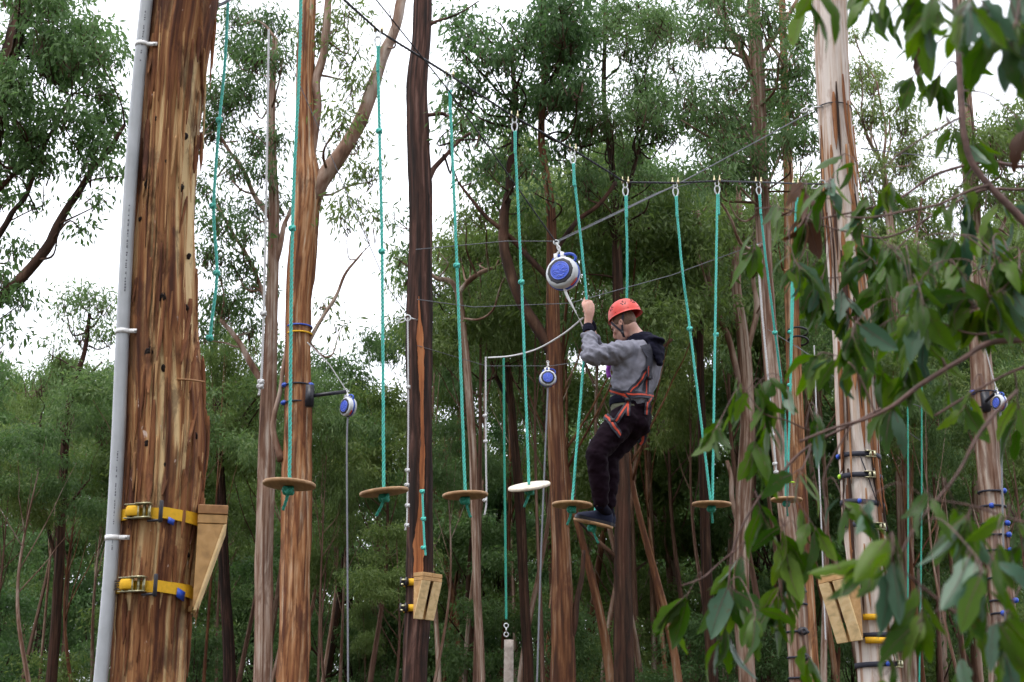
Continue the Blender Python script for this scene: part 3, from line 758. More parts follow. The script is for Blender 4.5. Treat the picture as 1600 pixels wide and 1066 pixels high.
for i in range(50):
    x = -120 + 1840 * ((i * .7548776) % 1.0) + prg.uniform(-14, 14)
    D = 33 + 20 * ((i * .5698403) % 1.0) if i % 6 else prg.uniform(26, 30)
    tp = 640 + 320 * ((i * .43) % 1.0) if i % 6 else prg.uniform(900, 1020)
    plant('s', saps, x, D, tp, 8.3, 'low leafy dark green sapling filling the shade under the wood', 'saplings under the wood')
for i in range(36):
    x = -300 + 2200 * ((i * .6180339 + .3) % 1.0)
    D = 58 + 22 * ((i * .7548) % 1.0)
    tp = np.interp(x, TOPX, TOPY) + prg.uniform(10, 130)
    plant('t', talls, x, D, tp, 16.4, LBL_T, 'trees of the wood behind')

# unseen trees added beside and behind the viewer to shade the lower wood
for i in range(26):
    an = R(70 + 220 * ((i * .6180339) % 1.0)); rr = 7 + 14 * ((i * .7548776) % 1.0)
    x, y = math.sin(an) * rr * 1.2, math.cos(an) * rr
    if y > 4 and abs(x) < 7: x = math.copysign(8.5, x)
    k = i % 5; s = prg.uniform(.95, 1.3)
    copy_tree(talls[k], (x, y, -.1), prg.uniform(0, 6.28), (s * .95, s * .95, s), LBL_T.replace('deep in the shaded wood behind the ropes', 'added out of view to shade the wood'), 'unseen trees added for shade')
# ------------------------------------------------------------------ ropes, cables, hardware
def rope_geo(mb, path, r=.0105, pitch=.085, mat=0, sides=5):
    """three laid strands"""
    P = np.asarray(path, float)
    Ls = np.concatenate([[0], np.cumsum(np.linalg.norm(np.diff(P, axis=0), axis=1))])
    n = max(8, int(Ls[-1] / pitch * 9))
    u = np.linspace(0, Ls[-1], n)
    Q = np.stack([np.interp(u, Ls, P[:, k]) for k in range(3)], 1)
    T, N_, B_ = frames(Q)
    for k in range(3):
        a = u / pitch * 2 * math.pi + k * 2 * math.pi / 3
        S = Q + (N_ * np.cos(a)[:, None] + B_ * np.sin(a)[:, None]) * r * .5
        mb.tube(S, r * .56, sides, mat)

def knot_geo(mb, c, r, d=(0, 0, 1), mat=0):
    """an overhand knot: a trefoil wound tight on the rope"""
    z = unit(d); x = unit(np.cross(z, (.4, .8, .1))); y = np.cross(z, x)
    t = np.linspace(0, 2 * math.pi, 34)
    k = r * .62
    p = A(c) + ((np.sin(t) + 2 * np.sin(2 * t)) * k * .5)[:, None] * x + ((np.cos(t) - 2 * np.cos(2 * t)) * k * .5)[:, None] * y + (-np.sin(3 * t) * k * .75)[:, None] * z
    mb.tube(p, r * .62, 6, mat, caps=False)
    mb.ball(c, (r * .9, r * .9, r * 1.1), 8, 6, mat=mat)

def sag(a, b, n=20, s=0.0):
    t = np.linspace(0, 1, n)[:, None]
    p = A(a) * (1 - t) + A(b) * t
    p[:, 2] -= (4 * s * t * (1 - t))[:, 0]
    return p

def cable(label, pts, r=.009, mat='cable', name='steel_cable', group=None):
    """a wire rope run through world points"""
    P = np.vstack([sag(pts[i], pts[i + 1], 10)[(0 if i == 0 else 1):] for i in range(len(pts) - 1)])
    mb = MB(); rope_geo(mb, P, r, .12, sides=4)
    return tag(mb.build(name, M[mat]), label, 'cable', group)

def hangware(root, p, up=.0):
    """two cable clamps over the wire, a shackle and a teardrop thimble below"""
    for dx in (-.022, .024):
        mb = MB()
        mb.box(p + A((dx, 0, .006)), (.016, .03, .022))
        mb.torus(p + A((dx, 0, .016)), .012, .0035, (1, 0, 0), 12, 6)
        mb.tube([p + A((dx, -.011, .0)), p + A((dx, -.011, .045))], .0035, 6)
        mb.tube([p + A((dx, .011, .0)), p + A((dx, .011, .04))], .0035, 6)
        mb.build('cable_clamp', M['brass'], root)
    mb = MB()
    mb.tube(spline([p + A((-.012, 0, .0)), p + A((-.016, 0, -.03)), p + A((0, 0, -.052)), p + A((.016, 0, -.03)), p + A((.012, 0, .0))], 18), .0045, 6)
    mb.build('shackle', M['steel'], root)
    mb = MB()
    t = np.linspace(0, 2 * math.pi, 26)
    x = .026 * np.sin(t) * (1 - .45 * (1 - np.cos(t)) / 2); z = .04 * np.cos(t)
    mb.tube(np.stack([p[0] + x, p[1] + 0 * x, p[2] - .085 + z], 1), .006, 6, caps=False)
    mb.build('thimble', M['steel'], root)

def disc_part(root, c, R0, tilt, mat='ply', th=.022):
    """round plywood seat with softened rims; tilt = (about x, about y) in degrees"""
    rot = np.array((Matrix.Rotation(R(tilt[1]), 3, 'Y') @ Matrix.Rotation(R(tilt[0]), 3, 'X')))
    prof = [(0.012, -th / 2), (R0 * .5, -th / 2), (R0 - .006, -th / 2), (R0 - .001, -th / 2 + .004), (R0, 0), (R0 - .001, th / 2 - .004), (R0 - .006, th / 2), (R0 * .5, th / 2), (.012, th / 2)]
    a = np.linspace(0, 2 * math.pi, 56, endpoint=False)
    v = np.stack([np.stack([r * np.cos(a), r * np.sin(a), np.full_like(a, z)], -1) for r, z in prof])
    wob = 1 + .006 * (vnoise(np.stack([np.cos(a) * 3, np.sin(a) * 3, a * 0 + c[0]], -1)) - .5)
    v[..., :2] *= wob[None, :, None]
    mb = MB(); mb.grid(v @ rot.T + A(c), 0, True)
    o = mb.build('disc', M[mat], root)
    for k in (-1, 0, 1):
        rr = R0 + .0006
        vv = np.stack([np.stack([rr * np.cos(a), rr * np.sin(a), np.full_like(a, k * .005 + dz)], -1) for dz in (-.0009, .0009)])
        vv[..., :2] *= wob[None, :, None]
    return rot

def swing(label, tops, seat, D, tilt, knots=(), mat='ply', R0=.15, via=(), tailrot=0, hang=True, group='teal rope swings with round seats', zoff=0):
    """tops: rope ends on the cable (px, py, depth); seat: disc centre in the picture"""
    c = pt(seat[0], seat[1], D)
    root = empty('rope_swing', pt(*tops[0]), label, 'rope swing', group)
    rot = disc_part(root, c, R0, tilt, mat)
    up = rot @ A((0, 0, 1))
    for k, tp in enumerate(tops):
        p = pt(*tp)
        if hang:
            hangware(root, p)
        st = p - A((0, 0, .12)) if hang else p
        end = c + up * .012 + (A(((k - (len(tops) - 1) / 2) * .012, 0, 0)))
        v = [pt(*q) for q in (via if k == 0 else ())]
        P = spline([st] + v + [end], 40)
        mb = MB(); rope_geo(mb, P)
        if hang:
            rope_geo(mb, [st + A((.006, -.004, .0)), st + A((.004, -.003, -.16)) + (P[4] - P[0]) * .1], .012, .05)
        mb.build('rope', M['teal'], root)
    for q in knots:
        mb = MB(); knot_geo(mb, pt(*q), .017)
        mb.build('knot', M['teal'], root)
    dn = c - up * .035
    mb = MB(); knot_geo(mb, dn, .026)
    kn = mb.build('knot', M['teal_dark'], root)
    a = tailrot
    mb = MB(); rope_geo(mb, spline([dn, dn + A((.02 * math.cos(a) , .01, -.05)), dn + A((.05 * math.cos(a), .01, -.11))], 8), .0095)
    mb.build('rope_tail', M['teal_dark'], root)
    return root, c, up

swing('teal rope swing with the nearest disc seat, in front of the orange-barked tree', [(471, -60, 7.9)], (452, 757), 7.9, (0, 3), knots=[(457, 357, 7.9)], via=[(468, 100, 7.9), (457, 357, 7.9)], tailrot=2.2, hang=False)
swing('teal rope swing whose disc tilts beside the dark split tree', [(591, 48, 8.55)], (600, 769), 8.55, (4, -7), knots=[(597, 393, 8.55), (593, 205, 8.55)], via=[(593, 205, 8.55), (597, 393, 8.55)], tailrot=3.0)
swing('teal rope swing with its disc level and knot tail hanging, next after the dark tree', [(703, 118, 9.2)], (727, 774), 9.2, (2, -2.5), knots=[(714, 415, 9.2)], via=[(714, 415, 9.2)], tailrot=.8)
swing('teal rope swing with the pale whitish disc', [(804, 183, 9.8)], (827, 760), 9.8, (19, -9), knots=[(815, 441, 9.8)], via=[(815, 441, 9.8)], mat='ply_pale', tailrot=2.6)
HAND = pt(917.5, 484, 10.27)
held, c5, _ = swing('teal rope swing whose rope the climber grips with both hands', [(895, 234, 10.2)], (894, 789), 10.2, (1, 1.5), via=[(917.5, 484, 10.27), (912, 565, 10.26)], tailrot=2.4, R0=.148)
own, c6, up6 = swing('teal rope swing the climber stands on, its disc under the shoes', [(977, 285, 10.55)], (927, 818), 10.44, (8.5, 13), via=[(980, 420, 10.6), (975, 560, 10.72), (950, 690, 10.62), (938, 745, 10.5)], tailrot=.5)
swing('teal rope swing hung on two ropes meeting in a V above its disc', [(1055, 286, 10.8), (1120, 283, 11.0)], (1112, 788), 10.8, (3, 1), knots=[(1078, 514, 10.85), (1119, 523, 11.0)], via=[(1066, 420, 10.8), (1078, 514, 10.85)], tailrot=1.5, R0=.151)
swing('last teal rope swing, its disc half hidden by leaves by the pale grey-pink tree', [(1185, 285, 11.6), (1243, 287, 12.3)], (1229, 781), 12.4, (2, 1), knots=[(1211, 520, 11.9)], via=[(1196, 400, 11.7), (1211, 520, 11.9), (1226, 650, 12.2)], tailrot=1.5, R0=.14)

# the wire the swings hang on, and the other wires of the course
cable('dark steel cable carrying the row of disc swings, sagging across the picture', [hero_path[-60] + A((.1, .1, -.3)), pt(471, -60, 7.9), pt(591, 48, 8.55), pt(703, 118, 9.2), pt(804, 183, 9.8), pt(895, 234, 10.2), pt(977, 285, 10.55), pt(1055, 286, 10.8), pt(1120, 283, 11.0), pt(1185, 285, 11.6), pt(1243, 287, 12.3), pt(1292, 288, 12.9)])
HANGP = pt(869, 379, 10.3)
cable('steel safety cable coming down from upper left to the large retractor', [pt(540, -60, 8.0), pt(700, 140, 9.1), HANGP], .0055)
cable('grey steel safety cable rising from the large retractor to the cream-barked tree', [HANGP, pt(1055, 290, 11.6), pt(1262, 178, 12.85)], .0065, 'cable_light')
cable('thin dark line slanting down from the white rope to the dark split tree', [pt(424, 32, 17.5), pt(520, 250, 16.8), pt(606, 450, 16.1), pt(637, 492, 15.75)], .006)
cable('upper grey wire stretched level right of the dark split tree', [pt(650, 390, 15.7), pt(790, 377, 16.2), pt(868, 377, 16.5), pt(1030, 300, 17.2), pt(1180, 260, 18.2)], .006, 'cable_light')
cable('lower grey wire stretched level right of the dark split tree', [pt(652, 468, 15.7), pt(740, 480, 16.2), pt(890, 474, 16.6), pt(1050, 430, 17.4), pt(1192, 378, 18.2)], .006, 'cable_light')
cable('thin wire running right from the cream-barked tree into the leaves', [pt(1345, 232, 12.9), pt(1500, 250, 15), pt(1700, 262, 19)], .006)
cable('faint wire under the coarse white rope', [pt(652, 540, 15.8), pt(760, 572, 16.4), pt(860, 572, 17), pt(980, 555, 18)], .004, 'cable_light')
cable('pair of thin wires crossing behind the leaves at the pale grey-pink tree, upper one', [pt(1200, 515, 18.2), pt(1340, 600, 17), pt(1450, 640, 19)], .005, 'cable_light')
cable('pair of thin wires crossing behind the leaves at the pale grey-pink tree, lower one', [pt(1245, 540, 19.7), pt(1340, 620, 17.5), pt(1440, 690, 19)], .005, 'cable_light')

def eyebolt(name, label, p, to, mat='steel'):
    mb = MB(); mb.torus(p, .035, .008, (0, 1, 0), 18, 8); mb.tube([p + A((.03, 0, 0)), to], .009, 8)
    mb.tube(spline([p + A((-.03, 0, 0)), p + A((-.08, 0, -.02)), p + A((-.1, 0, -.05)), p + A((-.05, 0, -.05)), p + A((-.02, 0, -.01))], 16), .007, 6)
    return tag(mb.build(name, M[mat]), label, 'fitting')
eyebolt('turnbuckle', 'steel shackle and eye anchoring the safety cable to the cream-barked tree', pt(1266, 168, 12.85), pt(1292, 166, 12.95))
eyebolt('turnbuckle', 'steel eye anchoring the swing cable on the cream-barked tree', pt(1284, 287, 12.85), pt(1302, 287, 12.95))
eyebolt('turnbuckle', 'steel eye bolted to the dark split tree at the slanting line', pt(637, 497, 15.72), pt(652, 500, 15.85))
mb = MB(); gc = pt(1303, 172, 13); mb.torus(gc, mpp(170, 13) * 27, .006, (0.05, 0, 1), 40, 6)
tag(mb.build('cable_loop', M['cable']), 'steel cable loop round the cream-barked tree at the upper anchor', 'cable')

def free_rope(label, path, mat, knots=(), r=.0105, name='hanging_rope', kr=.017, group=None, tail=None):
    root = empty(name, pt(*path[0]), label, 'rope', group)
    P = spline([pt(*q) for q in path], 40)
    mb = MB(); rope_geo(mb, P, r); mb.build('rope', M[mat], root)
    for q in knots:
        mb = MB(); knot_geo(mb, pt(*q), kr); mb.build('knot', M[mat], root)
    return root
free_rope('knotted teal rope dangling free beside the near red-barked tree', [(359, -70, 6.9), (352, 90, 6.9), (343, 188, 6.9), (334, 320, 6.9), (339, 427, 6.9), (331, 500, 6.9), (328, 533, 6.9)], 'teal', [(343, 188, 6.9), (333, 322, 6.9), (339, 427, 6.9), (328, 528, 6.9)], r=.0085, kr=.014)
free_rope('thick white rope with an end knot beside the pinkish-grey tree', [(420, 46, 17.5), (417, 250, 17.5), (412, 490, 17.5), (408, 597, 17.5), (404, 618, 17.5)], 'white_rope', [(412, 490, 17.5), (408, 597, 17.5), (407, 604, 17.5)], r=.016, kr=.034)
free_rope('white knotted rope hanging along the left side of the dark split tree', [(637, 497, 15.7), (638, 650, 15.7), (637, 730, 15.7), (636, 810, 15.7), (633, 829, 15.7)], 'white_rope', [(638, 605, 15.7), (637, 735, 15.7), (636, 758, 15.7), (637, 790, 15.7), (636, 821, 15.7)], r=.010, kr=.021)
free_rope('short teal rope tied to the face of the dark split tree', [(660, 766, 15.72), (661, 800, 15.72), (663, 845, 15.72), (665, 868, 15.72)], 'teal', [(660, 768, 15.72), (662, 811, 15.72), (662, 856, 15.72)], r=.013, kr=.022)
free_rope('white rope sagging to the climber and hanging straight below a bend', [(911, 497, 10.25), (880, 522, 10.9), (840, 545, 11.6), (800, 556, 12.3), (763, 559, 13)], 'white_rope', [], r=.008)
free_rope('straight white rope hanging behind the level disc', [(759, 558, 13), (759, 680, 13), (760, 780, 13), (757, 805, 13)], 'white_rope', [(758, 650, 13), (759, 690, 13), (758, 782, 13)], r=.009, kr=.016)
free_rope('white knotted rope beside the last swing, half behind leaves', [(1183, 382, 14), (1190, 480, 14), (1203, 620, 14), (1209, 690, 14), (1213, 740, 14)], 'white_rope', [(1207, 680, 14), (1211, 725, 14), (1213, 738, 14)], r=.011, kr=.018)
free_rope('teal rope with two knots in front of the slim orange-streaked tree', [(1237, 428, 15), (1236, 520, 15), (1235, 600, 15), (1234, 632, 15)], 'teal', [(1235, 519, 15), (1234, 602, 15)], r=.012, kr=.02)
free_rope('thin white line hanging behind leaves left of the cream-barked tree', [(1272, 540, 15), (1277, 680, 15), (1283, 810, 15), (1290, 1000, 15)], 'white_rope', [], r=.008)
free_rope('thin teal rope hanging far right of the cream-barked tree, left one', [(1418, 520, 17.5), (1419, 800, 17.5), (1418, 1010, 17.5)], 'teal_dark', [], r=.011)
free_rope('thin teal rope hanging far right of the cream-barked tree, longer one beside it', [(1440, 560, 18), (1440, 800, 18), (1436, 1100, 18)], 'teal_dark', [], r=.011)

# suspended log
lg = empty('hanging_log', pt(787, 640, 20), 'grey upright log hung on a thin teal rope behind the discs', 'log')
mb = MB(); rope_geo(mb, [pt(787, 560, 20), pt(788, 700, 20), pt(791, 968, 20)], .018); mb.build('rope', M['teal_dark'], lg)
mb = MB(); a_ = pt(791, 972, 20)
for k in range(3): mb.torus(a_ - A((0, 0, .05 + k * .06)), .03, .009, (k % 2, 1 - k % 2, 0), 14, 6)
mb.build('chain', M['steel'], lg)
mb = MB(); P, r = spline([pt(795, 1000, 20), pt(794, 1100, 20), pt(793, 1180, 20)], 14, [.065, .07, .07]); trunk_mesh(mb, P, r, 20, .03, 3, 2, 44); mb.build('log', M['log'], lg, attname='relief')

# ------------------------------------------------------------------ self-retracting fall arresters
def retractor(label, c, Rd, yaw, pitch, hang=None, roll=0, line=None, line_mat='grey_rope', lr=.006, group='round blue and white retractors'):
    """drum with its face towards -Y before turning"""
    root = empty('retractor', c, label, 'retractor', group)
    rot = np.array(Matrix.Rotation(R(yaw), 3, 'Z') @ Matrix.Rotation(R(pitch), 3, 'X') @ Matrix.Rotation(R(roll), 3, 'Y'))
    def W(p): return A(c) + (np.asarray(p, float) * Rd) @ rot.T
    a = np.linspace(0, 2 * math.pi, 48, endpoint=False)
    def lathe(prof, nm, mat, wob=0, caps=True):
        v = np.stack([np.stack([r * np.cos(a) * (1 + wob * (np.cos(a * 10) > .6)), np.full_like(a, y), r * np.sin(a) * (1 + wob * (np.cos(a * 10) > .6))], -1) for r, y in prof])
        mb = MB(); mb.grid(W(v.reshape(-1, 3)).reshape(v.shape), 0, caps); return mb.build(nm, M[mat], root)
    lathe([(.55, .5), (.8, .5), (.95, .42), (1.0, .28), (1.0, .14)], 'rear_shell', 'device')
    lathe([(1.0, .14), (1.035, .13), (1.035, -.02), (1.0, -.03)], 'seam_band', 'blue', 0, False)
    lathe([(1.0, -.03), (1.0, -.26), (.95, -.4), (.84, -.47), (.72, -.48)], 'front_shell', 'device', 0, False)
    lathe([(.80, -.40), (.79, -.50), (.75, -.52), (.55, -.52)], 'black_ring', 'black', .04, False)
    lathe([(.60, -.50), (.60, -.555), (.57, -.565), (.0001, -.57)], 'face_plate', 'face_blue')
    mb = MB()
    mb.torus(W((0, -.568, 0)),   .565 * Rd, .016 * Rd, rot @ A((0, 1, 0)), 40, 6)
    def stroke(pts, w=.016):
        q = spline([(x, -.575, z) for x, z in pts], 16)
        mb.tube(W(q), w * Rd, 5)
    t = np.linspace(.3, 4.6, 8)
    stroke([(.02 + .15 * math.cos(u), .3 + .15 * math.sin(u)) for u in t])
    stroke([(.06 + .11 * math.cos(u), .31 + .13 * math.sin(u)) for u in t[1:-1]])
    stroke([(-.48, .02), (-.34, .16), (-.22, .06), (-.08, .12), (.06, .0), (.22, .12), (.34, .04), (.5, .08)])
    stroke([(-.5, -.1), (-.3, -.02), (-.1, -.1), (.1, -.04), (.3, -.12), (.5, -.06)])
    stroke([(-.42, -.18), (-.2, -.14), (.0, -.2), (.2, -.15), (.44, -.2)])
    stroke([(.24, .2), (.36, .26), (.42, .16), (.3, .12), (.24, .2)])
    stroke([(-.24, -.36), (-.1, -.3), (.1, -.34), (.26, -.28)], .03)
    stroke([(-.22, -.42), (.0, -.38), (.2, -.4)], .024)
    mb.build('face_print', M['face_line'], root)
    mb = MB()
    mb.tube(W(spline([(-.62, -.1, .78), (-.5, -.12, 1.0), (-.2, -.12, 1.18), (.2, -.1, 1.2), (.62, -.06, 1.16), (.86, -.02, .96), (.86, .0, .72), (.72, .02, .68)], 30)), .085 * Rd, 8)
    mb.build('carry_handle', M['blue'], root)
    for x in (-.3, .12):
        mb = MB(); v = [W((x + sx * .1, y, z)) for z in (.9, 1.32) for y in (-.28, .1) for sx in (-1, 1)]
        mb.add(v, [[0, 2, 3, 1], [4, 5, 7, 6], [0, 1, 5, 4], [2, 6, 7, 3], [0, 4, 6, 2], [1, 3, 7, 5]]); mb.build('hanger_lug', M['white_plastic'], root)
    mb = MB(); th = np.linspace(-1.1, -.55, 8)
    mb.sheet(np.stack([W(np.stack([1.045 * np.cos(th), np.full(8, y), 1.045 * np.sin(th)], 1)) for y in (-.24, -.05)]))
    mb.build('warning_label', M['red'], root)
    if hang is not None:
        for x in (-.3, .12):
            mb = MB(); mb.tube(spline([hang + A((.004 * (1 if x > 0 else -1), 0, 0)), (hang + W((-x * .6, -.1, 1.2))) / 2 , W((x, -.1, 1.3))], 10), .055 * Rd, 6); mb.build('sling', M['white_plastic'], root)
        mb = MB(); mb.torus(hang, .14 * Rd, .05 * Rd, (0, 1, 0), 16, 8); mb.build('carabiner', M['steel'], root)
    if line is not None:
        mb = MB(); mb.tube(spline([W((0, 0, -.95))] + list(line), 30), lr, 6); mb.build('lifeline', M[line_mat], root)
        mb = MB(); mb.ball(W((0, 0, -1.02)), .12 * Rd, 10, 8); mb.build('outlet', M['black'], root)
    return root
retractor('large round retractor above the climber with a blue face and grey shell', pt(880, 428, 10.3), .128, -24, -4, hang=HANGP, roll=-6)
retractor('small round retractor below the large one, facing the viewer', pt(856, 592, 20.3), .125, 0, -4, hang=pt(856, 566, 20.3), line=[pt(853, 680, 20.3), pt(846, 850, 20.3), pt(838, 1100, 20.3)], lr=.013)
retractor('small retractor on a black arm reaching from the orange-barked tree', pt(544, 636, 17.8), .125, -48, 0, hang=pt(541, 610, 17.8), line=[pt(542, 700, 17.8), pt(543, 900, 17.8), pt(544, 1100, 17.8)], lr=.012)
retractor('small retractor hung at the right edge beside the pinkish tree', pt(1562, 630, 19.2), .115, -70, 0, hang=pt(1557, 608, 19.2), line=[pt(1565, 720, 19.2), pt(1569, 900, 19.2), pt(1575, 1100, 19.2)], lr=.014)
cable('thin white line holding up the small retractor on the black arm', [pt(480, 535, 17.8), pt(515, 570, 17.8), pt(541, 610, 17.8)], .008, 'white_rope', 'hanging_line')
cable('thin white line holding up the retractor at the right edge', [pt(1540, 545, 19.2), pt(1550, 585, 19.2), pt(1557, 608, 19.2)], .009, 'white_rope', 'hanging_line')
def bar(label, a, b, r, sleeve):
    root = empty('support_arm', a, label, 'bracket')
    mb = MB(); mb.tube([a, b], r, 10); mb.build('bar', M['black'], root)
    mb = MB(); mb.box(a, (.1, .1, .28)); mb.build('tree_bracket', M['black'], root)
    for dz in (-.12, .12):
        mb = MB(); mb.torus(sleeve + A((0, 0, dz)), .165, .012, (0, 0, 1), 28, 8); mb.build('ratchet_band', M['blackweb'], root)
        for sx in (-.17, .16):
            mb = MB(); mb.ball(sleeve + A((sx, -.04, dz)), (.05, .05, .035), 10, 8); mb.build('band_buckle', M['blue'], root)
    return root
bar('black steel arm on blue bands holding a small retractor off the orange-barked tree', pt(484, 619, 17.72), pt(541, 612, 17.8), .024, pt(466, 617, 18))
bar('black bracket on blue bands holding the retractor at the right edge', pt(1540, 628, 19.8), pt(1557, 612, 19.2), .022, pt(1538, 627, 20))
for k, (py_, m_) in enumerate(((512, 'blue'), (523, 'yellow'))):
    mb = MB(); mb.torus(pt(468, py_, 18), .165, .012, (0, 0, 1), 28, 8)
    tag(mb.build('strap_band', M[m_]), ['blue strap band round the orange-barked tree above the black arm', 'yellow strap band just under the blue one on the orange-barked tree'][k], 'strap')

# climber's lifeline: webbing from the large retractor to the chest
mb = MB(); P = spline([pt(881, 447, 10.29), pt(886, 462, 10.27), pt(898, 485, 10.26), pt(908, 505, 10.3), pt(920, 530, 10.5), pt(950, 575, 10.58)], 30)
T_, N_, B_ = frames(P, A((1, 0, 0)))
tw = np.linspace(0, 5.5, 30)[:, None]; sd_ = N_ * np.cos(tw) + B_ * np.sin(tw)
nd_ = np.cross(T_, sd_)
ring = np.stack([P + sd_ * .011 + nd_ * .0015, P - sd_ * .011 + nd_ * .0015, P - sd_ * .011 - nd_ * .0015, P + sd_ * .011 - nd_ * .0015], 1)
mb.grid(ring); tag(mb.build('lifeline', M['white_plastic']), 'white webbing lifeline twisting from the large retractor to the climber', 'lifeline')

# ------------------------------------------------------------------ things fixed to the near tree
def trunk_at(path, rad, py, D):
    z = pt(250, py, D)[2]
    i = int(np.argmin(np.abs(path[:, 2] - z)))
    return path[i], rad[i], z
pipe = empty('drain_pipe', pt(150, 1066, 6.36), 'grey plastic pipe clipped up the near red-barked tree', 'pipe')
PP = [pt(140, 1230, 6.36), pt(157, 1066, 6.36), pt(172, 900, 6.36), pt(184, 700, 6.36), pt(191.5, 520, 6.36), pt(203, 300, 6.36), pt(216, 130, 6.36), pt(229, 0, 6.36), pt(243, -140, 6.36)]
PS = spline(PP, 90)
mb = MB(); mb.tube(PS, .031, 28); mb.build('tube', M['pipe'], pipe)
for nm, py_, px_ in (('clip', 67, 222), ('clip', 526, 191), ('clip', 848, 175.5)):
    c = pt(px_, py_, 6.36); i = int(np.argmin(np.linalg.norm(PS - c, axis=1))); c = PS[i]
    t = unit(PS[i + 1] - PS[i - 1])
    mb = MB()
    a = np.linspace(0, 2 * math.pi, 26, endpoint=False)
    x = unit(np.cross((0, 1, 0), t)); y = np.cross(t, x)
    v = np.stack([c + t * h + (np.cos(a)[:, None] * x + np.sin(a)[:, None] * y) * r for r, h in ((.031, -.011), (.0345, -.011), (.0345, .011), (.031, .011))])
    mb.grid(v, 0, False)
    mb.box(c + x * .055 - A((0, .012, .0)) , (.05, .006, .02)); mb.tube([c + x * .066 - A((0, .02, 0)), c + x * .066 - A((0, .012, 0))], .006, 10, 1)
    mb.build('clip', [M['white_plastic'], M['steel']], pipe)
# rows of small print running up the pipe
for (y0, y1, seed) in ((20, 100, 1), (325, 460, 2), (708, 860, 3)):
    rr_ = np.random.default_rng(seed); mb = MB()
    py_ = y0
    while py_ < y1:
        c = None
        tgt = pt(np.interp(py_, [0, 130, 300, 520, 700, 900, 1066], [229, 216, 203, 191.5, 184, 172, 157]) , py_, 6.36)
        i = min(88, max(1, int(np.argmin(np.linalg.norm(PS - tgt, axis=1)))))
        t = unit(PS[i + 1] - PS[i - 1]); x = unit(np.cross((0, 1, 0), t)); y = np.cross(x, t)
        cc = tgt + x * .0315 * math.sin(.25) - A((0, 1, 0)) * .0313 * math.cos(.25)
        h = rr_.uniform(.003, .012)
        if rr_.random() < .72:
            w = rr_.uniform(.0025, .005)
            mb.add([cc - x * w - t * h * .5, cc + x * w - t * h * .5, cc + x * w + t * h * .5, cc - x * w + t * h * .5], [[0, 1, 2, 3]])
        py_ += h / mpp(py_, 6.36) + rr_.uniform(.5, 2)
    mb.build('printed_marking', M['ink'], pipe)

def ribbon_round(c, r, th0, th1, z0, z1, hgt, thick=.003, n=40, wavy=0, seed=0, mb=None, mat=0):
    """webbing lying round a trunk of radius r from angle th0 to th1 (0 = +X, -90 = towards the viewer)"""
    th = np.radians(np.linspace(th0, th1, n)); z = np.linspace(z0, z1, n)
    rr = r + .004 + wavy * (vnoise(np.stack([th * 4, z * 0 + seed, z * 0], -1)) - .3)
    hv = hgt * (1 + .0 * th)
    o = np.stack([np.cos(th), np.sin(th), th * 0], 1)
    C = A((c[0], c[1], 0)) + o * rr[:, None] + A((0, 0, 1)) * z[:, None]
    U = A((0, 0, 1)) * .5 * hgt
    v = np.stack([C - U, C + U, C + U + o * thick, C - U + o * thick], 1)
    (mb := mb or MB()).grid(v, mat, True)
    return mb

